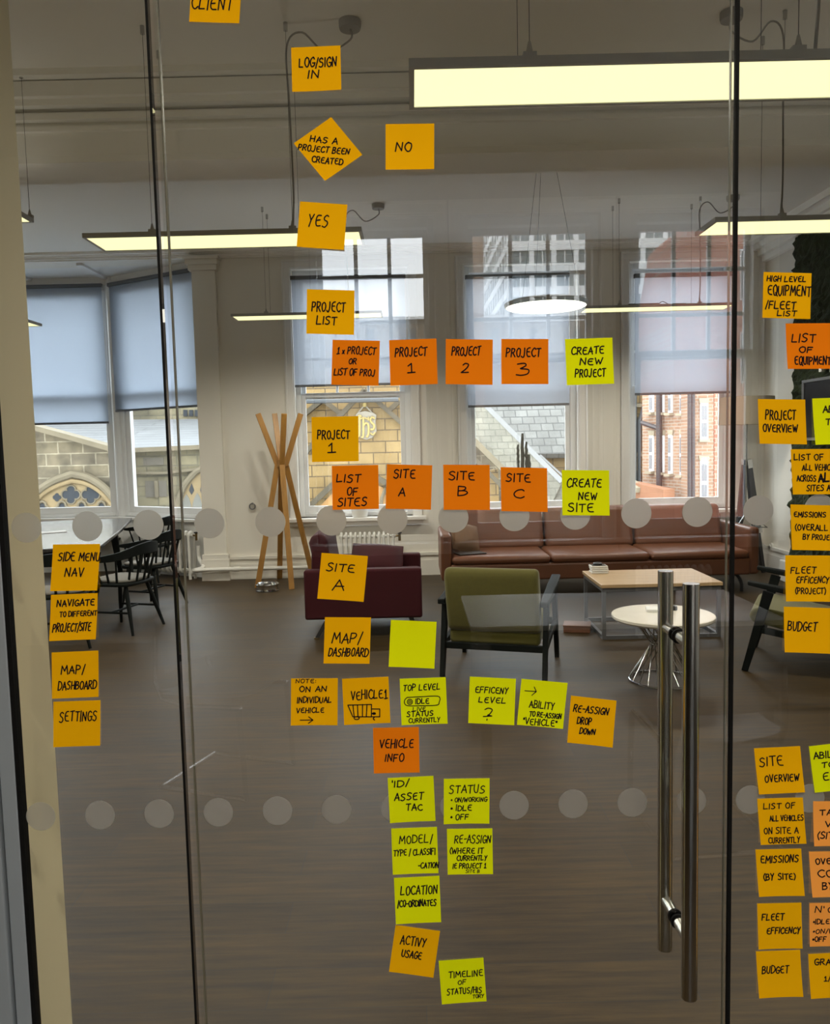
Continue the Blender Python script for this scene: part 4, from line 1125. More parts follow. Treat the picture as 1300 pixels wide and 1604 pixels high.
def text_strokes(txt, rnd):
    """strokes laid out from 0 to total width, cap height one"""
    x = 0.0; out = []
    for ch in txt:
        if ch == ' ': x += ADV[' ']; continue
        dy = rnd.uniform(-.05, .05); sc = rnd.uniform(.92, 1.06)
        for s in strokes_of(ch, rnd):
            out.append([Vector((x + p.x, p.y * sc + dy, 0)) for p in s])
        x += ADV.get(ch, .77)
    w = max(p.x for s in out for p in s)
    return out, w
def ribbon(mb, pts, w, place):
    """flat pen stroke with round ends; place maps note coordinates onto the paper"""
    pts = [p for i, p in enumerate(pts) if i == 0 or (p - pts[i - 1]).length > 1e-5]
    if len(pts) < 2: return
    d = [(pts[i + 1] - pts[i]).normalized() for i in range(len(pts) - 1)]
    L, R = [], []
    for i, p in enumerate(pts):
        a = d[max(i - 1, 0)]; b = d[min(i, len(d) - 1)]
        if a.dot(b) < .2 and 0 < i < len(pts) - 1:
            t = b
        else:
            t = (a + b).normalized()
        nrm = Vector((-t.y, t.x, 0)) * (w / 2)
        L.append(p + nrm); R.append(p - nrm)
    for i in range(len(pts) - 1):
        nrm = Vector((-d[i].y, d[i].x, 0)) * (w / 2)
        q = [pts[i] + nrm, pts[i] - nrm, pts[i + 1] - nrm, pts[i + 1] + nrm] if d[max(i - 1, 0)].dot(d[i]) < .5 or (i + 1 < len(d) and d[i].dot(d[i + 1]) < .5) else [L[i], R[i], R[i + 1], L[i + 1]]
        mb.add([place(v) for v in q], [(0, 1, 2, 3)])
    for i, p in enumerate(pts):
        if i in (0, len(pts) - 1) or d[i - 1].dot(d[i]) < .85:
            mb.add([place(p + Vector((math.cos(2 * PI * k / 8), math.sin(2 * PI * k / 8), 0)) * (w / 2)) for k in range(8)], [tuple(range(8))])

NOTE = .076
note_mats = {'A': (M_AMBER, 'amber'), 'O': (M_ORANGE, 'orange'), 'P': (M_PALEOR, 'pale orange'), 'L': (M_LIME, 'lime yellow')}
note_no = [0]
def note(kind, tl, tr, br, bl, lines, label, extra=(), slope=None, curl=None, pen=.0021):
    """one sticky note on the glass; corners and writing are read off the photograph and carried onto the glass plane"""
    note_no[0] += 1
    rnd = random.Random(100 + note_no[0] * 7)
    y0 = GY - .0012
    P = [atY(*q, y0) for q in (tl, tr, br, bl)]
    c = (P[0] + P[1] + P[2] + P[3]) / 4
    e = ((P[1] - P[0]) + (P[2] - P[3])) / 2
    ang = math.atan2(e.z, e.x)
    f_ = ((P[0] - P[3]) + (P[1] - P[2])) / 2
    w, h = e.length / 2, f_.length / 2
    cu = curl if curl is not None else rnd.uniform(.001, .0045)
    cs = rnd.uniform(-.0015, .0015)
    shear = ((f_.x * math.cos(ang) + f_.z * math.sin(ang)) / f_.length)
    def surf(x, z, lift=0.0):
        t = max(0.0, min(1.0, (h - z) / (2 * h)))
        y = -(cu * t * t + .0003 + abs(cs) * t * (x / w) ** 2)
        return Vector((x + shear * z, y - lift, z))
    mb = MB(); n = 8
    front = [surf(-w + 2 * w * i / n, -h + 2 * h * j / n) for j in range(n + 1) for i in range(n + 1)]
    back = [p + Vector((0, .00016, 0)) for p in front]
    k = (n + 1) ** 2; fs_ = []
    for j in range(n):
        for i in range(n):
            a = j * (n + 1) + i
            fs_.append((a, a + 1, a + n + 2, a + n + 1)); fs_.append((k + a, k + a + n + 1, k + a + n + 2, k + a + 1))
    for i in range(n):
        for a, b in ((i, i + 1), (n * (n + 1) + i + 1, n * (n + 1) + i), ((i + 1) * (n + 1), i * (n + 1)), (i * (n + 1) + n, (i + 1) * (n + 1) + n)):
            fs_.append((a, k + a, k + b, b))
    mb.add(front + back, fs_)
    m, colname = note_mats[kind]
    o = obj('sticky_note', mb, m, smooth=False)
    o.location = c; o.rotation_euler = (0, -ang, 0)
    tag(o, label, 'sticky note', 'sticky notes on the glass partition')
    def to_local(px, py):
        q = atY(px, py, y0) - c
        return Vector((q.x * math.cos(ang) + q.z * math.sin(ang), -q.x * math.sin(ang) + q.z * math.cos(ang), 0))
    if lines or extra:
        ink = MB(); s = FPX / GY
        la = 0.0 if slope is None else slope - ang
        ca, sa = math.cos(la), math.sin(la)
        place = lambda v: surf(v.x, v.y, .00035)
        for ln in lines:
            txt, x0, x1, yc, hpx = ln[:5]; pw = ln[5] if len(ln) > 5 else pen
            st, tw = text_strokes(txt, rnd)
            mid = to_local((x0 + x1) / 2, yc); lw = (x1 - x0) / s / .985; hh_ = hpx / s
            sh = rnd.uniform(.02, .14)
            for pts in st:
                q = []
                for p in pts:
                    lx = (p.x / tw - .5) * lw + sh * (p.y - .5) * hh_; lz = (p.y - .5) * hh_
                    q.append(Vector((mid.x + lx * ca - lz * sa, mid.y + lx * sa + lz * ca, 0)))
                ribbon(ink, q, min(pw, hh_ * .22), place)
        for pts in extra:
            q = [to_local(*p) for p in pts[1]]
            if pts[0] == '~': q = smoothline(q, 5)
            ribbon(ink, q, pen * .85, place)
        obj('handwriting', ink, M_INK, o, recalc=False)
    return o
def circ(cx_, cy_, rx, ry, n=10, a0=0): return [(cx_ + rx * math.cos(a0 + 2 * PI * k / n), cy_ + ry * math.sin(a0 + 2 * PI * k / n)) for k in range(n + 1)]

# ---- middle and upper part of the door
note('A', (300, -38), (379, -36), (375, 38), (297, 35), [('CLIENT', 303, 363, 6, 18)], 'amber sticky note reading CLIENT, cut by the top edge of the picture')
note('A', (456, 74), (533, 72), (535, 141), (458, 146), [('LOG/SIGN', 470, 525, 98, 13), ('IN', 484, 499, 117, 12)], 'amber sticky note reading LOG/SIGN IN near the top of the glass door')
note('A', (519, 183), (567, 243), (510, 284), (460, 226), [('HAS A', 488, 527, 219, 9), ('PROJECT BEEN', 472, 544, 235, 9), ('CREATED', 492, 536, 253, 9)], 'amber sticky note turned to a diamond reading HAS A PROJECT BEEN CREATED', slope=math.radians(-3), curl=.002, pen=.00185)
note('A', (604, 194), (680, 194), (680, 266), (604, 268), [('NO', 621, 644, 230, 14)], 'amber sticky note reading NO')
note('A', (470, 316), (544, 320), (539, 393), (465, 387), [('YES', 484, 513, 346, 18)], 'amber sticky note reading YES over the end of the lit panel')
note('A', (481, 453), (555, 455), (555, 525), (480, 523), [('PROJECT', 490, 540, 481, 14), ('LIST', 497, 527, 502, 12)], 'amber sticky note reading PROJECT LIST')
note('O', (521, 532), (595, 534), (593, 604), (519, 603), [('1 x PROJECT', 529, 588, 549, 11), ('OR', 547, 558, 566, 8), ('LIST OF PROJ', 525, 586, 583, 10)], 'orange sticky note reading 1 X PROJECT OR LIST OF PROJ', pen=.0019)
note('O', (609, 533), (684, 530), (685, 602), (612, 604), [('PROJECT', 620, 668, 551, 13), ('1', 637, 650, 576, 14)], 'orange sticky note reading PROJECT 1, in the row of projects')
note('O', (698, 531), (772, 532), (771, 603), (698, 602), [('PROJECT', 709, 752, 550, 13), ('2', 723, 734, 576, 14)], 'orange sticky note reading PROJECT 2')
note('O', (785, 531), (859, 531), (858, 602), (785, 602), [('PROJECT', 794, 846, 552, 13), ('3', 808, 828, 577, 20)], 'orange sticky note reading PROJECT 3')
note('L', (885, 531), (959, 529), (961, 601), (887, 604), [('CREATE', 896, 945, 549, 11), ('NEW', 909, 943, 566, 10), ('PROJECT', 901, 947, 584, 12)], 'lime yellow sticky note reading CREATE NEW PROJECT')
note('A', (488, 653), (561, 652), (562, 722), (489, 724), [('PROJECT', 498, 547, 681, 13), ('1', 513, 526, 702, 14)], 'amber sticky note reading PROJECT 1, before the yellow stone gable')
note('O', (520, 730), (592, 728), (594, 797), (521, 798), [('LIST', 528, 565, 749, 12), ('OF', 544, 560, 770, 12), ('SITES', 530, 574, 786, 13)], 'orange sticky note reading LIST OF SITES')
note('O', (606, 727), (677, 729), (675, 798), (604, 797), [('SITE', 617, 650, 742, 13), ('A', 625, 635, 770, 13)], 'orange sticky note reading SITE A, in the row of sites')
note('O', (694, 728), (767, 728), (767, 799), (695, 798), [('SITE', 704, 743, 745, 13), ('B', 717, 732, 769, 14)], 'orange sticky note reading SITE B')
note('O', (784, 732), (857, 733), (857, 802), (785, 800), [('SITE', 794, 831, 748, 13), ('C', 804, 821, 773, 13)], 'orange sticky note reading SITE C, in front of the cactus')
note('L', (880, 737), (954, 736), (954, 808), (880, 806), [('CREATE', 889, 942, 756, 13), ('NEW', 906, 934, 777, 11), ('SITE', 889, 928, 795, 13)], 'lime yellow sticky note reading CREATE NEW SITE')
note('A', (504, 866), (576, 871), (570, 942), (497, 937), [('SITE', 512, 555, 889, 13), ('A', 522, 540, 916, 16)], 'tilted amber sticky note reading SITE A, before the plum armchair')
note('A', (509, 967), (581, 967), (579, 1039), (507, 1038), [('MAP/', 521, 567, 999, 16), ('DASHBOARD', 516, 578, 1021, 13)], 'amber sticky note reading MAP/DASHBOARD, under the tilted SITE A note')
note('L', (612, 971), (684, 974), (680, 1046), (609, 1043), [], 'blank lime yellow sticky note')
note('A', (456, 1063), (529, 1062), (529, 1135), (456, 1135), [('NOTE:', 463, 494, 1067, 6, .0016), ('ON AN', 469, 511, 1079, 9), ('INDIVIDUAL', 466, 519, 1096, 9), ('VEHICLE', 465, 508, 1112, 8)], 'amber sticky note reading NOTE: ON AN INDIVIDUAL VEHICLE with an arrow', extra=[('-', [(471, 1127), (491, 1127)]), ('-', [(484, 1122), (491, 1127), (484, 1132)])], pen=.0019)
truck = [('-', [(545, 1104), (582, 1103), (582, 1122), (553, 1122), (545, 1104)]), ('-', [(553, 1104), (555, 1122)]), ('-', [(560, 1104), (561, 1122)]), ('-', [(568, 1103), (568, 1122)]), ('-', [(575, 1103), (574, 1122)]),
         ('-', [(582, 1110), (595, 1110), (595, 1122), (582, 1122)]), ('~', circ(586, 1117, 2.4, 1.2)), ('~', circ(586, 1117, 1.2, .6)), ('~', circ(559, 1124, 4, 2.2)), ('~', [(587, 1122), (585, 1125), (587, 1127)])]
note('A', (536, 1063), (608, 1060), (612, 1131), (539, 1135), [('VEHICLE1', 550, 607, 1088, 14)], 'amber sticky note reading VEHICLE1 with a small drawn truck', extra=truck)
pill = [('~', [(638, 1092), (660, 1091), (684, 1090), (689, 1093), (688, 1099), (684, 1104), (660, 1105), (640, 1105), (634, 1102), (634, 1096), (638, 1092)]), ('~', circ(642, 1099, 4, 4)), ('~', circ(642, 1099, 1.8, 1.8))]
note('L', (626, 1063), (698, 1061), (701, 1132), (629, 1135), [('TOP LEVEL', 632, 689, 1076, 10), ('IDLE', 651, 672, 1098, 8), ('LIVE', 647, 667, 1110, 6, .0014), ('STATUS', 637, 678, 1117, 8), ('CURRENTLY', 640, 689, 1127, 7)], 'lime yellow sticky note reading TOP LEVEL with a ringed IDLE', extra=pill, pen=.00185)
note('L', (736, 1060), (808, 1063), (805, 1135), (733, 1131), [('EFFICENY', 745, 796, 1081, 9), ('LEVEL', 750, 792, 1096, 9), ('?', 757, 770, 1118, 22)], 'lime yellow sticky note reading EFFICENY LEVEL with a question mark', pen=.00185)
note('L', (817, 1063), (889, 1070), (881, 1140), (809, 1134), [('>', 822, 840, 1082, 16, .0015), ('ABILITY', 829, 868, 1104, 11), ('TO RE-ASSIGN', 829, 879, 1119, 8), ('"VEHICLE"', 819, 872, 1130, 10)], 'lime yellow sticky note with an arrow, reading ABILITY TO RE-ASSIGN VEHICLE', pen=.00185)
note('A', (894, 1089), (966, 1098), (958, 1169), (888, 1162), [('RE-ASSIGN', 899, 954, 1112, 11), ('DROP', 904, 926, 1129, 11), ('DOWN', 907, 931, 1145, 9)], 'tilted amber sticky note reading RE-ASSIGN DROP DOWN')
note('O', (584, 1140), (656, 1139), (657, 1208), (586, 1210), [('VEHICLE', 595, 648, 1164, 14), ('INFO', 604, 633, 1186, 12)], 'orange sticky note reading VEHICLE INFO')
note('L', (607, 1219), (679, 1215), (682, 1285), (611, 1288), [("'ID/", 614, 641, 1227, 10), ('ASSET', 618, 664, 1247, 12), ('TAC', 636, 662, 1264, 10)], 'lime yellow sticky note reading ID/ASSET TAC')
note('L', (695, 1220), (767, 1219), (766, 1289), (695, 1290), [('STATUS', 703, 759, 1236, 13), ('. ON/WORKING', 706, 764, 1252, 7), ('. IDLE', 706, 739, 1265, 9), ('. OFF', 706, 734, 1279, 9)], 'lime yellow sticky note reading STATUS with a list of three states', pen=.00185)
note('L', (613, 1298), (684, 1295), (687, 1366), (615, 1368), [('MODEL/', 625, 678, 1314, 13), ('TYPE / CLASSIFI', 616, 682, 1334, 10), ('-CATION', 655, 687, 1354, 9)], 'lime yellow sticky note reading MODEL/TYPE/CLASSIFICATION', pen=.00185)
note('L', (700, 1299), (771, 1297), (772, 1368), (701, 1368), [('RE-ASSIGN', 712, 769, 1314, 13), ('(WHERE IT', 704, 758, 1332, 9), ('CURRENTLY', 715, 763, 1343, 8), ('IE PROJECT 1', 709, 762, 1355, 8), ('SITE B', 729, 751, 1363, 5, .0016)], 'lime yellow sticky note reading RE-ASSIGN above smaller lines of writing', pen=.00185)
note('L', (617, 1375), (688, 1372), (691, 1442), (620, 1446), [('LOCATION', 627, 685, 1394, 14), ('/CO-ORDINATES', 622, 684, 1414, 10)], 'lime yellow sticky note reading LOCATION/CO-ORDINATES')
note('A', (620, 1449), (689, 1458), (679, 1529), (609, 1519), [('ACTIVY', 627, 668, 1474, 14), ('USAGE', 629, 661, 1494, 12)], 'tilted amber sticky note reading ACTIVY USAGE')
note('L', (687, 1505), (757, 1500), (762, 1567), (692, 1572), [('TIMELINE', 702, 757, 1525, 10), ('OF', 717, 730, 1538, 7), ('STATUS/HIS', 699, 755, 1551, 10), ('TORY', 740, 758, 1559, 6)], 'lime yellow sticky note reading TIMELINE OF STATUS/HISTORY, lowest in the middle', pen=.00185)
# ---- left column
note('A', (83, 853), (157, 852), (154, 924), (81, 925), [('SIDE MENU', 91, 155, 872, 13), ('NAV', 104, 132, 896, 13)], 'amber sticky note reading SIDE MENU NAV')
note('A', (80, 932), (153, 929), (152, 1000), (79, 1003), [('NAVIGATE', 88, 146, 944, 10), ('TO DIFFERENT', 94, 152, 961, 8), ('PROJECT/SITE', 86, 145, 982, 13)], 'amber sticky note reading NAVIGATE TO DIFFERENT PROJECT/SITE')
note('A', (81, 1022), (154, 1019), (155, 1091), (82, 1094), [('MAP/', 96, 133, 1049, 13), ('DASHBOARD', 93, 153, 1073, 13)], 'amber sticky note reading MAP/DASHBOARD, directly above the SETTINGS note')
note('A', (84, 1099), (157, 1097), (158, 1167), (84, 1170), [('SETTINGS', 93, 151, 1122, 16)], 'amber sticky note reading SETTINGS')
# ---- right column, upper
note('A', (1196, 426), (1271, 428), (1268, 500), (1193, 498), [('HIGH LEVEL', 1203, 1261, 437, 8), ('EQUIPMENT', 1204, 1269, 455, 15), ('/FLEET', 1199, 1245, 478, 11), ('LIST', 1217, 1246, 491, 8)], 'amber sticky note reading HIGH LEVEL EQUIPMENT/FLEET LIST')
note('O', (1230, 507), (1305, 506), (1305, 578), (1232, 578), [('LIST', 1241, 1277, 530, 12), ('OF', 1251, 1271, 548, 9), ('EQUIPMENT', 1243, 1298, 565, 12)], 'orange sticky note reading LIST OF EQUIPMENT at the right edge')
note('A', (1187, 625), (1261, 626), (1262, 696), (1188, 695), [('PROJECT', 1200, 1246, 650, 14), ('OVERVIEW', 1194, 1247, 671, 11)], 'amber sticky note reading PROJECT OVERVIEW')
note('L', (1272, 624), (1345, 622), (1347, 694), (1275, 697), [('AB', 1290, 1305, 641, 10), ('TO', 1293, 1310, 661, 9)], 'lime yellow sticky note cut by the right edge, next to PROJECT OVERVIEW')
note('A', (1238, 704), (1312, 703), (1313, 774), (1241, 774), [('LIST OF', 1245, 1290, 716, 9), ('ALL VEHICLES', 1257, 1316, 732, 9), ('ACROSS', 1247, 1276, 749, 9), ('ALL', 1281, 1306, 748, 13, .0032), ('SITES A,', 1261, 1300, 764, 9)], 'amber sticky note reading LIST OF ALL VEHICLES ACROSS ALL SITES', pen=.00185)
note('A', (1238, 790), (1311, 792), (1311, 862), (1239, 861), [('EMISSIONS', 1245, 1294, 806, 8), ('(OVERALL', 1245, 1295, 826, 9), ('BY PROJECT', 1256, 1308, 841, 8)], 'amber sticky note reading EMISSIONS (OVERALL BY PROJECT', pen=.00185)
note('A', (1230, 870), (1303, 870), (1302, 942), (1229, 941), [('FLEET', 1239, 1278, 893, 10), ('EFFICENCY', 1247, 1297, 908, 10), ('(PROJECT)', 1244, 1291, 925, 9)], 'amber sticky note reading FLEET EFFICENCY (PROJECT)', pen=.00185)
note('A', (1228, 950), (1302, 953), (1302, 1023), (1227, 1021), [('BUDGET', 1234, 1280, 981, 14)], 'amber sticky note reading BUDGET, under the FLEET EFFICENCY (PROJECT) note')
# ---- right column, lower
note('A', (1181, 1172), (1253, 1169), (1259, 1239), (1187, 1243), [('SITE', 1190, 1227, 1192, 15), ('OVERVIEW', 1196, 1250, 1218, 11)], 'amber sticky note reading SITE OVERVIEW', curl=.004)
note('A', (1186, 1251), (1257, 1249), (1262, 1320), (1190, 1322), [('LIST OF', 1197, 1247, 1262, 9), ('ALL VEHICLES', 1205, 1258, 1281, 9), ('ON SITE A', 1194, 1249, 1300, 10), ('CURRENTLY', 1200, 1250, 1315, 9)], 'amber sticky note reading LIST OF ALL VEHICLES ON SITE A CURRENTLY', pen=.00185)
note('A', (1184, 1331), (1254, 1329), (1259, 1401), (1186, 1402), [('EMISSIONS', 1192, 1252, 1345, 12), ('(BY SITE)', 1194, 1245, 1372, 10)], 'amber sticky note reading EMISSIONS (BY SITE)')
note('A', (1186, 1415), (1255, 1414), (1256, 1484), (1187, 1486), [('FLEET', 1193, 1229, 1436, 11), ('EFFICENCY', 1200, 1253, 1457, 10)], 'amber sticky note reading FLEET EFFICENCY, above the lowest BUDGET note')
note('A', (1184, 1490), (1253, 1488), (1256, 1558), (1187, 1561), [('BUDGET', 1193, 1236, 1518, 12)], 'amber sticky note reading BUDGET, at the bottom of the right column')
note('L', (1266, 1170), (1340, 1160), (1346, 1234), (1276, 1240), [('ABIL', 1275, 1303, 1182, 11), ('TO', 1287, 1306, 1197, 9), ('EV', 1288, 1309, 1215, 12)], 'lime yellow sticky note cut by the right edge, next to SITE OVERVIEW')
note('P', (1274, 1255), (1345, 1255), (1345, 1323), (1272, 1323), [('TA', 1284, 1304, 1272, 9), ('V', 1292, 1301, 1290, 9), ('(SITE', 1278, 1312, 1307, 11)], 'pale orange sticky note cut by the right edge, starting with TA')
note('P', (1267, 1334), (1340, 1333), (1343, 1402), (1270, 1403), [('OVER', 1278, 1312, 1348, 10), ('CO', 1280, 1303, 1367, 12), ('BY', 1285, 1302, 1386, 11)], 'pale orange sticky note cut by the right edge, starting with OVER')
note('P', (1268, 1415), (1340, 1413), (1340, 1481), (1267, 1481), [("N'", 1277, 1291, 1424, 11), ('O', 1297, 1304, 1425, 8), ('.IDLE', 1273, 1299, 1443, 8), ('.ON/W', 1272, 1306, 1458, 7), ('.OFF', 1271, 1293, 1470, 8)], 'pale orange sticky note cut by the right edge, listing IDLE, ON and OFF', pen=.00185)
note('A', (1266, 1494), (1340, 1491), (1342, 1558), (1268, 1562), [('GRAPH', 1275, 1320, 1506, 10), ('1/', 1289, 1300, 1532, 8)], 'amber sticky note cut by the right edge, starting with GRAPH')

# ================================================================== outside the window wall
GZ = -5.0
struct('ground_outside', MB().bx(-90, 90, YW + 2.5, 140, GZ - .3, GZ).bx(-90, 90, -160, YBACK - 1.5, GZ - .3, GZ), pmat('grey_street_paving', (.16, .155, .15), .9, noise=.2))
M_ASHLAR = brick_mat('weathered_ashlar', (0.207, 0.167, 0.103), (0.167, 0.135, 0.090), (0.348, 0.297, 0.203), .62, .30, stain=.72, msize=.016, sscale=1.6)
M_ASHLAR2 = brick_mat('lichen_ashlar', (0.217, 0.184, 0.109), (0.167, 0.142, 0.084), (0.134, 0.117, 0.076), .55, .27, stain=.6, msize=.02, sscale=1.2)
M_YELLOW = brick_mat('yellow_sandstone', (0.286, 0.190, 0.075), (0.229, 0.147, 0.053), (0.091, 0.058, 0.026), .62, .28, stain=.3, msize=.014, sscale=.9)
M_STONETRIM = pmat('dressed_stone', (0.135, 0.110, 0.070), .85, noise=.3, nscale=4)
M_YTRIM = pmat('dark_yellow_coping', (0.063, 0.050, 0.030), .85, noise=.35, nscale=3)
M_LEAD = brick_mat('lead_roof_sheets', (0.137, 0.140, 0.146), (0.117, 0.121, 0.127), (0.065, 0.068, 0.073), 9.0, .42, axes='xy', msize=.03, stain=.2, rough=.6, bumpd=.03)
M_SLATE = brick_mat('slate_roof', (0.183, 0.183, 0.171), (0.141, 0.141, 0.133), (0.078, 0.078, 0.077), .34, .21, axes='xz', msize=.014, stain=.3, bumpd=.015)
M_SLATE2 = brick_mat('mossy_slate_roof', (0.194, 0.184, 0.144), (0.162, 0.153, 0.121), (0.112, 0.106, 0.084), .30, .17, axes='xz', msize=.012, stain=.35, bumpd=.015)
M_LEADGLASS = pmat('leaded_glass', (.030, .034, .040), .6, spec=.15, noise=.5, nscale=40)
M_BRICK = brick_mat('brown_brick', (.34, .205, .125), (.27, .15, .09), (.36, .31, .25), .225, .075, stain=.3, msize=.010, sscale=.7, bumpd=.006)
M_BRICKW = brick_mat('brown_brick_wing', (.34, .205, .125), (.27, .15, .09), (.36, .31, .25), .225, .075, axes='yz', stain=.3, msize=.010, sscale=.7, bumpd=.006)
M_REDBRICK = brick_mat('red_brick', (.46, .15, .09), (.38, .11, .07), (.40, .28, .22), .30, .10, stain=.3, msize=.012, sscale=.6, bumpd=.006)
M_CONC = pmat('white_precast', (.84, .83, .80), .8, noise=.12, nscale=.5)
M_WINDARK = pmat('dark_window_glass', (.035, .045, .05), .12)
M_WINTEAL = pmat('teal_window_glass', (.085, .12, .125), .15)
M_LINTEL = pmat('pale_stone_lintel', (0.294, 0.252, 0.175), .8)

def poly_px(pts, Y, thick):
    """upright slab traced where it stands at depth Y, pushed back by its thickness"""
    return MB().prism([atY(x, y, Y) for x, y in pts], (0, thick, 0))
def arc_pts(pts, k=6): return smoothline([Vector((x, y, 0)) for x, y in pts], k)

# ---- church beside the bay
YCH = 20.0
ch = thing('church', 'weathered stone church with traceried arch and grey lead roof outside the bay', 'church', (atY(110, 700, YCH).x, YCH, GZ))
obj('wall', poly_px([(-160, 612), (20, 660), (60, 671.5), (110, 685), (162, 699.5), (196, 709), (196, 1090), (-160, 1090)], YCH, .6), M_ASHLAR, ch, world=True)
mb = MB()
cp = [(-160, 610), (20, 658), (60, 670), (110, 683.5), (162, 698), (198, 708)]
for a, b in zip(cp[:-1], cp[1:]):
    mb.bar(atY(*a, YCH - .05), atY(*b, YCH - .05), .7, .12, (0, 1, 0))
obj('coping', mb, M_STONETRIM, ch, world=True)
YC2 = 21.5
obj('wall', poly_px([(150, 708), (258, 705.5), (268, 703), (345, 699), (345, 1060), (150, 1060)], YC2, .6), M_ASHLAR2, ch, world=True)
mb = MB()
mb.bar(atY(206, 741, YC2 - .06), atY(262, 740.5, YC2 - .06), .14, .06, (0, 1, 0)).bar(atY(262, 740, YC2 - .06), atY(345, 731, YC2 - .06), .14, .07, (0, 1, 0))
mb.bar(atY(150, 708, YC2 - .1), atY(345, 699, YC2 - .1), .35, .12, (0, 1, 0))
obj('string_course', mb, M_STONETRIM, ch, world=True)
obj('blind_panel', poly_px([(227, 753.5), (260.5, 753), (261.5, 778), (228, 779)], YC2 - .02, .05), pmat('sooty_stone', (.11, .095, .075), .9, noise=.3, nscale=3), ch, world=True)
obj('blind_panel', poly_px([(224, 717), (256, 716.5), (256.5, 728), (224.5, 729)], YC2 - .02, .05), MATS['sooty_stone'], ch, world=True)
obj('mullion', MB().bar(atY(245, 753, YC2 - .05), atY(246, 779, YC2 - .05), .10, .08, (1, 0, 0)), M_STONETRIM, ch, world=True)
# lead roof behind the walls, rising away
rl, rr = atY(-200, 716, YC2 + .2), atY(350, 707, YC2 + .2)
ul, ur = atY(-260, 661, YC2 + 6), atY(360, 656, YC2 + 6)
obj('lead_roof', MB().add([rl, rr, ur, ul, rl + Vector((0, 0, -.2)), rr + Vector((0, 0, -.2)), ur + Vector((0, 0, -.2)), ul + Vector((0, 0, -.2))], [(0, 1, 2, 3), (7, 6, 5, 4), (0, 4, 5, 1), (1, 5, 6, 2), (2, 6, 7, 3), (3, 7, 4, 0)]), M_LEAD, ch, world=True)
YC3 = YC2 + 6.2
obj('wall', poly_px([(-260, 662), (360, 657), (360, 560), (-260, 565)], YC3, .6), M_ASHLAR2, ch, world=True)
mb = MB()
for x in (287, 296, 305, 314):
    mb.prism([atY(x, 642, YC3 - .06), atY(x + 6, 642, YC3 - .06), atY(x + 6, 652, YC3 - .06), atY(x, 652, YC3 - .06)], (0, .06, 0))
obj('parapet_opening', mb, M_LEADGLASS, ch, world=True)
# arch with quatrefoil tracery
arch = arc_pts([(38, 796), (59, 771.5), (84, 755), (113, 744)])[:-1] + arc_pts([(113, 744), (138, 749.5), (163, 765.5), (186, 792)])
obj('window_tracery', poly_px([(p.x, p.y) for p in arch] + [(184, 860), (40, 860)], YCH - .03, .10), pmat('golden_dressed_stone', (0.216, 0.156, 0.078), .85, noise=.25, nscale=3), ch, world=True)
obj('hood_mould', MB().tube([atY(p.x, p.y - 1.5, YCH - .10) for p in arch], .10, 8), M_STONETRIM, ch, world=True, smooth=True)
obj('inner_moulding', MB().tube([atY(112 + (p.x - 112) * .90, 800 + (p.y - 800) * .84, YCH - .08) for p in arch], .06, 8), MATS['golden_dressed_stone'], ch, world=True, smooth=True)
def foil(cx_, cy_, r, lobes=4, a0=0.0):
    pts = []
    for k in range(64):
        a = 2 * PI * k / 64
        rr = r * (.62 + .38 * abs(math.cos(lobes * (a - a0) / 2)) ** .55)
        pts.append((cx_ + rr * math.cos(a), cy_ + rr * math.sin(a)))
    return pts
def lancet(x, yt, hw, yb=858):
    return [(x - hw, yb), (x - hw, yt + hw * 1.5), (x - hw * .8, yt + hw * .8), (x - hw * .45, yt + hw * .55), (x - hw * .35, yt + hw * .2), (x, yt), (x + hw * .35, yt + hw * .2), (x + hw * .45, yt + hw * .55), (x + hw * .8, yt + hw * .8), (x + hw, yt + hw * 1.5), (x + hw, yb)]
for (x, y) in ((111, 775), (142, 775)):
    obj('leaded_glass', poly_px(foil(x, y, 13.5), YCH - .045, .03), M_LEADGLASS, ch, world=True)
    obj('foil_moulding', MB().tube([atY(a, b, YCH - .05) for a, b in foil(x, y, 14.6)], .02, 6, closed=True), M_STONETRIM, ch, world=True)
obj('leaded_glass', poly_px(foil(89, 779, 6.5), YCH - .045, .03), M_LEADGLASS, ch, world=True)
for x in (66, 97, 128, 159):
    obj('leaded_glass', poly_px(lancet(x, 788, 11.5), YCH - .045, .03), M_LEADGLASS, ch, world=True)
    obj('lancet_moulding', MB().tube([atY(a, b, YCH - .06) for a, b in lancet(x, 785, 13.8)], .03, 6), M_STONETRIM, ch, world=True)
# pointed window on the second wall
pa = arc_pts([(275, 850), (277, 800), (286, 768), (300, 747), (316, 736), (332, 748), (346, 770), (356, 850)])
obj('window_tracery', poly_px([(p.x, p.y) for p in pa], YC2 - .03, .08), MATS['golden_dressed_stone'], ch, world=True)
obj('hood_mould', MB().tube([atY(p.x, p.y - 1, YC2 - .08) for p in pa], .085, 8), M_STONETRIM, ch, world=True, smooth=True)
for x, yt, hw in ((292, 774, 7.5), (309, 772, 7.5), (326, 774, 7.5)):
    obj('leaded_glass', poly_px([(x - hw, 850), (x - hw, yt + 18), (x - hw * .55, yt + 7), (x, yt), (x + hw * .55, yt + 7), (x + hw, yt + 18), (x + hw, 850)], YC2 - .045, .03), pmat('grey_stone_glass', (.13, .125, .105), .5, noise=.3, nscale=10), ch, world=True)
for x in (300, 317):
    obj('leaded_glass', poly_px([(x - 4, 768), (x, 757), (x + 4, 768), (x, 775)], YC2 - .045, .03), M_LEADGLASS, ch, world=True)

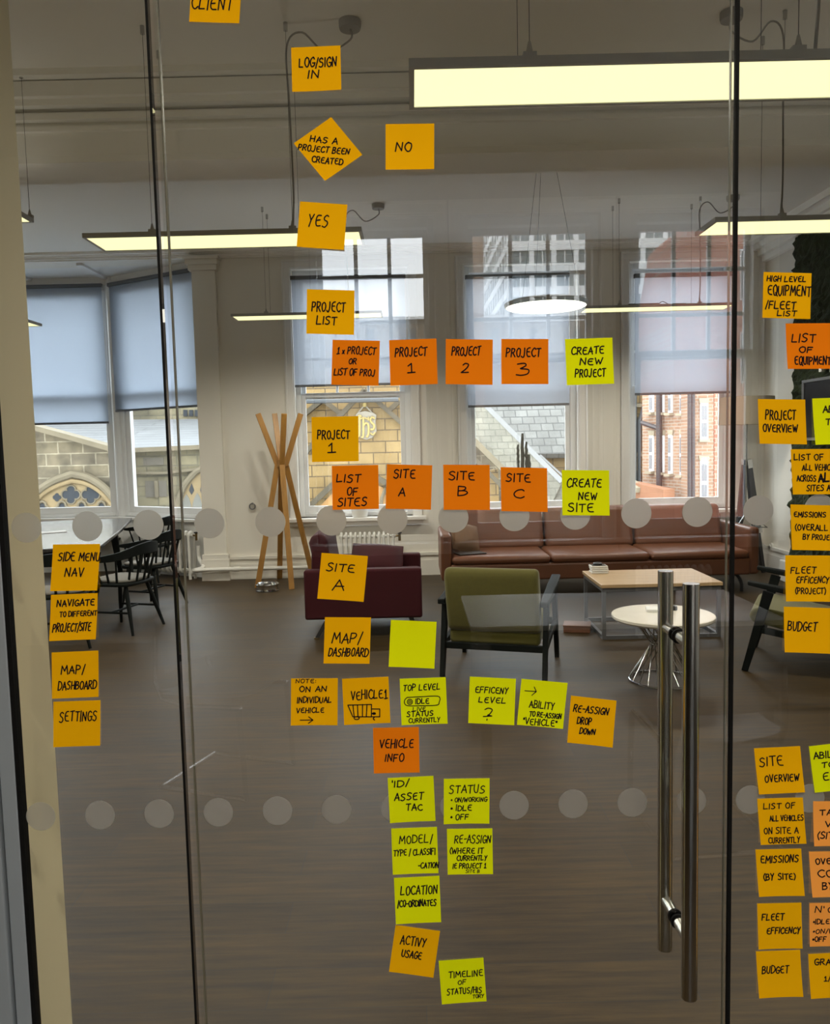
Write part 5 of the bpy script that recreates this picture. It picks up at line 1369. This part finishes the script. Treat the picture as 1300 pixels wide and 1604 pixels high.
# ---- yellow gable with the carved shield
YG = 20.0
gb = thing('stone_gable', 'yellow sandstone gable building with a carved shield outside the left sash window', 'building', (atY(565, 700, YG).x, YG, GZ))
obj('wall', poly_px([(420, 596), (716, 590), (716, 1100), (420, 1100)], YG + .8, .5), M_YELLOW, gb, world=True)
obj('gable', poly_px([(484, 703), (571, 612), (660, 690), (660, 1100), (484, 1100)], YG, .75), M_YELLOW, gb, world=True)
mb = MB().bar(atY(478, 710, YG - .05), atY(571.5, 611, YG - .05), .35, .11, (0, 1, 0)).bar(atY(571, 611, YG - .05), atY(664, 694, YG - .05), .35, .11, (0, 1, 0))
obj('coping', mb, M_YTRIM, gb, world=True)
mb = MB().bar(atY(470, 655, YG + .7), atY(506, 626, YG + .7), .30, .12, (0, 1, 0)).bar(atY(506, 626, YG + .7), atY(538, 652, YG + .7), .30, .12, (0, 1, 0))
mb.bar(atY(600, 652, YG + .7), atY(626, 628, YG + .7), .30, .12, (0, 1, 0))
obj('back_coping', mb, M_YTRIM, gb, world=True)
obj('roof_gutter', MB().tube([atY(478, 628, YG - .35), atY(624, 625, YG - .35)], .07, 8), pmat('dark_gutter', (.06, .065, .07), .5), gb, world=True)
sh = [(557, 649), (561, 646), (572, 643.5), (584, 646), (590, 650), (588, 660), (590, 676), (583, 686), (574, 689), (564, 686), (556, 678), (558, 662)]
s = obj('shield', poly_px(sh, YG - .10, .12), pmat('pale_carved_stone', (0.240, 0.210, 0.162), .8), gb, bevel=.02, world=True)
mb = MB()
def stroke(pts, r=.028, curve=True):
    P_ = [atY(x, y, YG - .13) for x, y in pts]
    mb.tube(smoothline(P_, 4) if curve else P_, r, 7)
stroke([(560, 653), (563, 651), (566, 653)]); stroke([(563, 652), (563, 680), (560, 684)])
stroke([(569, 653), (569, 682), (566, 685)]); stroke([(569, 667), (573, 663), (577, 666), (577, 680), (574, 685)])
stroke([(563, 657), (569, 654.5), (576, 656.5)], .022); stroke([(577, 653), (577, 659)], .022)
stroke([(587, 656), (583, 653.5), (580, 657), (582, 662), (586, 666), (585, 672), (580, 673)]); stroke([(580, 678), (584, 681), (588, 677)], .022)
obj('carved_letters', mb, pmat('gilded_stone', (0.325, 0.240, 0.078), .7), s, world=True, smooth=True)
obj('shield_hanger', MB().tube([atY(571, 634, YG - .06), atY(560, 648, YG - .06)], .02, 6).tube([atY(571, 634, YG - .06), atY(583, 647, YG - .06)], .02, 6), MATS['pale_carved_stone'], s, world=True)
obj('finial_boss', MB().lathe([(0, -.06), (.05, -.04), (.062, 0), (.05, .04), (0, .06)], 14, atY(571, 634, YG - .07), cap=False), MATS['gilded_stone'], s, world=True, smooth=True)
mb = MB().bar(atY(484, 794, YG - .12), atY(520, 760, YG - .12), .3, .13, (0, 1, 0)).bar(atY(520, 760, YG - .12), atY(560, 732, YG - .12), .3, .13, (0, 1, 0)).bar(atY(560, 732, YG - .12), atY(606, 757, YG - .12), .3, .13, (0, 1, 0)).bar(atY(606, 757, YG - .12), atY(640, 796, YG - .12), .3, .13, (0, 1, 0))
obj('porch_coping', mb, M_YTRIM, gb, world=True)
obj('arch_infill', poly_px([(497, 797), (524, 769), (560, 743), (600, 764), (628, 797), (628, 900), (497, 900)], YG - .02, .06), pmat('ochre_timber', (.42, .22, .07), .7, noise=.2, nscale=6), gb, world=True)
obj('arch_rib', MB().tube([atY(x, y, YG - .07) for x, y in ((596, 800), (598, 780), (604, 765))], .05, 6).tube([atY(x, y, YG - .07) for x, y in ((610, 800), (611, 785), (616, 775))], .05, 6), M_STONETRIM, gb, world=True)

# ---- far low building and its aerial above the gable (seen through the blind)
# ---- slate roofs beyond the middle window
YR = 20.5
sr = thing('slate_roofed_house', 'stone house with grey slate roofs and white ridge flashing beyond the cactus', 'building', (atY(810, 700, YR).x, YR, GZ))
a, b = atY(800, 711.5, YR + 1.6), atY(905, 710, YR + 1.6); c_, d_ = atY(905, 560, YR + 5), atY(735, 560, YR + 5); e_ = atY(735, 640, YR + 3.2)
def slab(pts, t=.12):
    return MB().prism(pts, (0, t * .7, -t))
obj('main_roof', slab([a, b, c_, d_, e_]), M_SLATE, sr, world=True)
ridge0, ridge1 = atY(730, 606, YR + 2.6), atY(880, 756, YR - .2)
obj('front_roof', slab([ridge0, ridge1, atY(858, 800, YR - .8), atY(798, 742, YR - .1), atY(736, 684, YR + .6)]), M_SLATE2, sr, world=True)
obj('ridge_flashing', MB().bar(ridge0 + Vector((0, -.03, .02)), ridge1 + Vector((0, -.03, .02)), .13, .05, (1, 0, 1)), pmat('white_lead_flashing', (.20, .20, .20), .5), sr, world=True)
obj('verge_stone', MB().bar(atY(732, 680, YR - .2), atY(800, 747, YR - .9), .16, .14, (0, 1, 0)).bar(atY(800, 747, YR - .9), atY(850, 797, YR - 1.3), .16, .14, (0, 1, 0)), M_STONETRIM, sr, world=True)
obj('verge_stone', MB().bar(atY(732, 707, YR - .5), atY(790, 766, YR - 1.0), .14, .1, (0, 1, 0)), M_YTRIM, sr, world=True)
obj('wall', poly_px([(720, 671), (802, 752), (860, 810), (860, 1050), (720, 1050)], YR - .1, .5), M_ASHLAR, sr, world=True)
obj('wall', poly_px([(700, 745), (780, 735), (790, 1050), (700, 1050)], YR - .6, .4), M_YELLOW, sr, world=True)
obj('wall', poly_px([(800, 709), (910, 709), (910, 1050), (800, 1050)], YR + 1.9, .4), M_YELLOW, sr, world=True)
mb = MB()
for k, (x0, y0, x1, y1) in enumerate(((838, 713, 886, 762), (826, 716, 882, 772), (846, 713, 884, 748))):
    mb.bar(atY(x0, y0, YR + .6), atY(x1, y1, YR + .2), .06, .05, (0, 1, 0))
obj('valley_flashing', mb, MATS['white_lead_flashing'], sr, world=True)
obj('roof_light', MB().bar(atY(862, 737, YR + .4), atY(874, 748, YR + .3), .12, .05, (0, 1, 0)), MATS['white_lead_flashing'], sr, world=True)
obj('lower_roof', slab([atY(850, 745, YR + .3), atY(910, 745, YR + .3), atY(910, 840, YR - 1.4), atY(838, 840, YR - 1.4)]), M_SLATE2, sr, world=True)

# ---- brick terrace beyond the right window
YT = 18.0
bt = thing('brick_terrace', 'brown brick terrace with white sash windows and black drainpipes outside the right window', 'building', (atY(1100, 700, YT).x, YT, GZ))
obj('wall', poly_px([(1078, 420), (1119, 420), (1119, 1150), (1078, 1150)], YT, .5), M_BRICK, bt, world=True)
obj('quoin_strip', poly_px([(1119, 420), (1126, 420), (1126, 1150), (1119, 1150)], YT - .03, .5), M_REDBRICK, bt, world=True)
# set-back wing running away to the left
pA, pB = atY(1082, 700, YT + .3), atY(1008, 700, YT + 2.1)
def wing(px, py):
    """point of the angled wing seen at this pixel"""
    d = ray(px, py); n_ = Vector((-(pB.y - pA.y), pB.x - pA.x, 0))
    return CAM + d * ((pA - CAM).dot(n_) / d.dot(n_))
wdir = (pB - pA).normalized(); wn = Vector((wdir.y, -wdir.x, 0)); wn = wn if wn.y < 0 else -wn
obj('wall', MB().prism([wing(1082, 400), wing(1006, 440), wing(1006, 1120), wing(1082, 1150)], -wn * .5), M_BRICKW, bt, world=True)
def town_window(x0, x1, y0, y1, fn, nrm, parent, lintel=True, cols=2):
    q = [fn(x0, y0), fn(x1, y0), fn(x1, y1), fn(x0, y1)]
    w = obj('window', MB().prism([p + nrm * .05 for p in q], -nrm * .09), M_SASH, parent, world=True)
    def sub(u0, u1, v0, v1):
        f = lambda u, v: q[0].lerp(q[1], u).lerp(q[3].lerp(q[2], u), v)
        return [f(u0, v0), f(u1, v0), f(u1, v1), f(u0, v1)]
    for (v0, v1) in ((.06, .46), (.54, .93)):
        for k in range(cols):
            u0 = .14 + .74 * k / cols; u1 = .14 + .74 * (k + 1) / cols - .06
            obj('pane', MB().prism([p + nrm * .062 for p in sub(u0, u1, v0, v1)], -nrm * .02), pmat('pale_window_glass', (.14, .15, .16), .2), w, world=True)
    if lintel:
        l = [fn(x0 - 2, y0 - 8), fn(x1 + 2, y0 - 8), fn(x1 + 1, y0), fn(x0 - 1, y0)]
        obj('lintel', MB().prism([p + nrm * .04 for p in l], -nrm * .1), M_LINTEL, parent, world=True)
    l = [fn(x0 - 3, y1), fn(x1 + 1, y1), fn(x1 + 1, y1 + 4), fn(x0 - 3, y1 + 4)]
    obj('window_ledge', MB().prism([p + nrm * .12 for p in l], -nrm * .18), M_LINTEL, parent, world=True)
front = lambda x, y: atY(x, y, YT)
for (y0, y1) in ((540, 598), (632, 688), (722, 790)):
    town_window(1096, 1108, y0, y1, front, Vector((0, -1, 0)), bt)
for (x0, x1, d) in ((1019, 1025, 0), (1035, 1041, 1), (1049, 1054, 2), (1067, 1073, 3)):
    town_window(x0, x1, 596, 646 + (d - 1) * .6, wing, wn, bt, True, 1)
    town_window(x0, x1, 682 + (1 - d) * .5, 740 + (d - 1) * 2, wing, wn, bt, True, 1)
    town_window(x0, x1, 520, 575, wing, wn, bt, True, 1)
Mp = pmat('black_cast_iron', (.02, .021, .023), .5)
for (x, yy0, yy1, fn, r_) in ((1077.5, 420, 1000, front, .045), (1083, 420, 1000, front, .045), (1039, 440, 1000, wing, .07)):
    off = Vector((0, -.10, 0)) if fn is front else wn * .12
    obj('drainpipe', MB().tube([fn(x, yy0) + off, fn(x, yy1) + off], r_, 10), Mp, bt, world=True, smooth=True)
obj('soil_pipe', MB().tube([wing(1012, 662) + wn * .12, wing(1038, 671) + wn * .12], .06, 8), Mp, bt, world=True, smooth=True)
obj('brick_wall_base', MB().prism([wing(1018, 752) + wn * .7, wing(1080, 765) + wn * .7, wing(1080, 1000) + wn * .7, wing(1018, 1000) + wn * .7], -wn * .3), pmat('orange_brick', (.27, .125, .065), .9, noise=.3, nscale=2), bt, world=True)
obj('wall_coping', MB().bar(wing(1018, 752) + wn * .65, wing(1042, 766) + wn * .65, .3, .12, wn), M_LINTEL, bt, world=True)
gs = thing('gothic_wing', 'narrow yellow stone wall with pointed recesses left of the brick terrace', 'building', (atY(1002, 700, YT + 3).x, YT + 3.0, GZ))
obj('wall', poly_px([(975, 420), (1010, 420), (1010, 1120), (975, 1120)], YT + 3.0, .5), M_YELLOW, gs, world=True)
mb = MB()
for yy in (635, 712):
    mb.bar(atY(980, yy, YT + 2.95), atY(1010, yy, YT + 2.95), .16, .09, (0, 1, 0))
obj('string_course', mb, M_STONETRIM, gs, world=True)
for (x, yt, yb) in ((999, 652, 708), (1006, 654, 706), (999, 736, 790), (1007, 738, 790)):
    obj('blind_lancet', poly_px([(x - 2, yb), (x - 2, yt + 6), (x, yt), (x + 2, yt + 6), (x + 2, yb)], YT + 2.97, .05), M_YTRIM, gs, world=True)
for x in (994.5, 1011):
    obj('drainpipe', MB().tube([atY(x, 430, YT + 2.9), atY(x, 1000, YT + 2.9)], .05, 8), Mp, gs, world=True, smooth=True)
obj('drainpipe', MB().tube([atY(1008, 636, YT + 2.88), atY(1001, 660, YT + 2.88), atY(1001, 1000, YT + 2.88)], .045, 8), Mp, gs, world=True)

# ================================================================== outside the windows behind the viewer (mirrored in the glass)
def mir(px, py, Yv):
    p = atY(px, py, Yv); return Vector((p.x, 2 * GY - Yv, p.z))
TV = 100.0
c0, c1 = mir(800, 600, TV), mir(1075, 600, TV)
ztop = mir(800, 270, TV).z
tw = thing('office_tower', 'white concrete office tower with a grid of windows, mirrored in the glass', 'building', (c0.x, c0.y, GZ))
cd = mir(757, 600, TV + 34)
zt0 = GZ
body = MB().add([(c0.x, c0.y, zt0), (c1.x, c1.y, zt0), (c1.x, cd.y, zt0), (cd.x - .0, cd.y, zt0), (c0.x, c0.y, ztop), (c1.x, c1.y, ztop), (c1.x, cd.y, ztop), (cd.x, cd.y, ztop)],
                [(0, 1, 2, 3), (4, 5, 6, 7), (0, 1, 5, 4), (1, 2, 6, 5), (2, 3, 7, 6), (3, 0, 4, 7)])
obj('tower_core', body, M_WINTEAL, tw, world=True)
fh, fwid = 2.75, 2.55
nf = int((ztop - 2) / fh); ncol = int((c1.x - c0.x) / fwid)
mb = MB()
for k in range(nf + 1):
    z = ztop - k * fh
    mb.bx(c0.x - .1, c1.x + .1, c0.y - .1, c0.y + .35, z - 1.15, z)
for k in range(ncol + 1):
    x = c0.x + (c1.x - c0.x) * k / ncol
    mb.bx(x - .30, x + .30, c0.y - .05, c0.y + .30, GZ, ztop)
    if k < ncol:
        xm = x + (c1.x - c0.x) / ncol / 2
        mb.bx(xm - .06, xm + .06, c0.y - .02, c0.y + .1, GZ, ztop)
obj('front_grid', mb, M_CONC, tw, world=True)
mb = MB(); side_d = Vector((cd.x - c0.x, cd.y - c0.y, 0)); sn = Vector((side_d.y, -side_d.x, 0)).normalized(); sn = sn if sn.x < 0 else -sn
for k in range(nf + 1):
    z = ztop - k * fh - .55
    mb.bar(Vector((c0.x, c0.y, z)) + sn * .1, Vector((cd.x, cd.y, z)) + sn * .1, .3, .95, sn)
for k in range(13):
    q_ = Vector((c0.x, c0.y, 0)) + side_d * (k / 12) + sn * .1
    mb.bar(q_ + Vector((0, 0, GZ)), q_ + Vector((0, 0, ztop)), .22, .7, sn)
obj('side_grid', mb, M_CONC, tw, world=True)
RV = 30.0
rb = thing('red_brick_building', 'red brick building with a sloping gable, mirrored in the glass', 'building', tuple(mir(1150, 600, RV).xy) + (GZ,))
pts = [mir(x, y, RV) for x, y in ((1056, 505), (1062, 440), (1078, 352), (1100, 330), (1290, 300), (1290, 960), (1056, 960))]
obj('wall', MB().prism(pts, (0, -5, 0)), M_REDBRICK, rb, world=True)
for (x0, x1, y0, y1) in ((1160, 1176, 390, 470), (1160, 1176, 520, 600), (1206, 1224, 380, 470)):
    w = obj('window', MB().prism([mir(x, y, RV - .05) for x, y in ((x0, y0), (x1, y0), (x1, y1), (x0, y1))], (0, -.1, 0)), M_SASH, rb, world=True)
    obj('pane', MB().prism([mir(x, y, RV - .10) for x, y in ((x0 + 2, y0 + 3), (x1 - 2, y0 + 3), (x1 - 2, y1 - 3), (x0 + 2, y1 - 3))], (0, -.02, 0)), M_WINDARK, w, world=True)
LV = 48.0
lb = thing('low_building', 'low tan flat-roofed building against the sky, mirrored in the glass', 'building', tuple(mir(600, 600, LV).xy) + (GZ,))
obj('wall', MB().prism([mir(x, y, LV) for x, y in ((400, 503), (1062, 491), (1062, 880), (400, 880))], (0, -8, 0)), pmat('tan_render', (.20, .155, .11), .85), lb, world=True)
obj('parapet', MB().prism([mir(x, y, LV - .2) for x, y in ((400, 500), (1062, 488), (1062, 499), (400, 511))], (0, -8.4, 0)), M_CONC, lb, world=True)
for x in (470, 540, 575, 640, 700, 770, 830, 900, 960):
    obj('window', MB().prism([mir(a_, b_, LV - .1) for a_, b_ in ((x, 515), (x + 11, 515), (x + 11, 532), (x, 532))], (0, -.05, 0)), M_WINDARK, lb, world=True)
BV = 36.0
bl = thing('brick_outbuilding', 'brown brick stack at the left of the tower, mirrored in the glass', 'building', tuple(mir(720, 600, BV).xy) + (GZ,))
obj('wall', MB().prism([mir(x, y, BV) for x, y in ((728, 330), (757, 330), (760, 960), (728, 960))], (0, -6, 0)), M_BRICK, bl, world=True)
obj('capping', MB().prism([mir(x, y, BV - .1) for x, y in ((727, 326), (758, 326), (758, 331), (727, 331))], (0, -6.2, 0)), M_CONC, bl, world=True)

# ================================================================== near room: meeting table and chairs seen only as reflections
mt = thing('meeting_table', 'white meeting table behind the viewer, mirrored faintly in the glass', 'table', (1.0, -1.5, 0))
obj('tabletop', MB().bx(-.75, .75, -.4, .4, .715, .74), M_WHITE, mt, bevel=.004)
for (x, y) in ((-.68, -.33), (.68, -.33), (-.68, .33), (.68, .33)):
    obj('leg', MB().bx(x - .025, x + .025, y - .025, y + .025, 0, .715), M_CHROME, mt)
def sled_chair(label, loc, rz):
    r = thing('cantilever_chair', label, 'chair', loc, rz, 'chairs of the near room')
    def fs(u, v):
        x, y = (u - .5) * .44, (v - .5) * .44
        return Vector((x, y, .455 + .03 * (abs(2 * u - 1) ** 2) + .02 * (v ** 3)))
    mb = MB().grid(fs, 8, 8); mb.grid(lambda u, v: fs(u, v) - Vector((0, 0, .018)), 8, 8)
    obj('seat', mb, M_DARKPLASTIC, r, smooth=True)
    mb = MB().grid(lambda u, v: Vector(((u - .5) * .42, -.20 - .05 * v + .04 * (2 * u - 1) ** 2, .56 + .26 * v)), 8, 6)
    mb.grid(lambda u, v: Vector(((u - .5) * .42, -.218 - .05 * v + .04 * (2 * u - 1) ** 2, .56 + .26 * v)), 8, 6)
    obj('backrest', mb, M_DARKPLASTIC, r, smooth=True)
    for s in (-1, 1):
        pts = [(s * .21, -.22, .74), (s * .21, -.20, .44), (s * .21, .19, .43), (s * .22, .22, .40), (s * .22, .24, .04), (s * .22, .21, .012), (s * .22, -.22, .012)]
        obj('leg', MB().tube(smoothline(pts, 3), .0125, 8), M_CHROME, r, smooth=True)
    obj('crossbar', MB().tube([(-.22, -.22, .012), (.22, -.22, .012)], .0125, 8), M_CHROME, r, smooth=True)
    return r
sled_chair('dark chair with tubular legs behind the viewer, mirrored left of the plum armchair', (-.95, -1.2, 0), math.radians(-70))
sled_chair('dark chair with tubular legs behind the viewer, mirrored under the coffee table', (1.15, -.55, 0), math.radians(175))
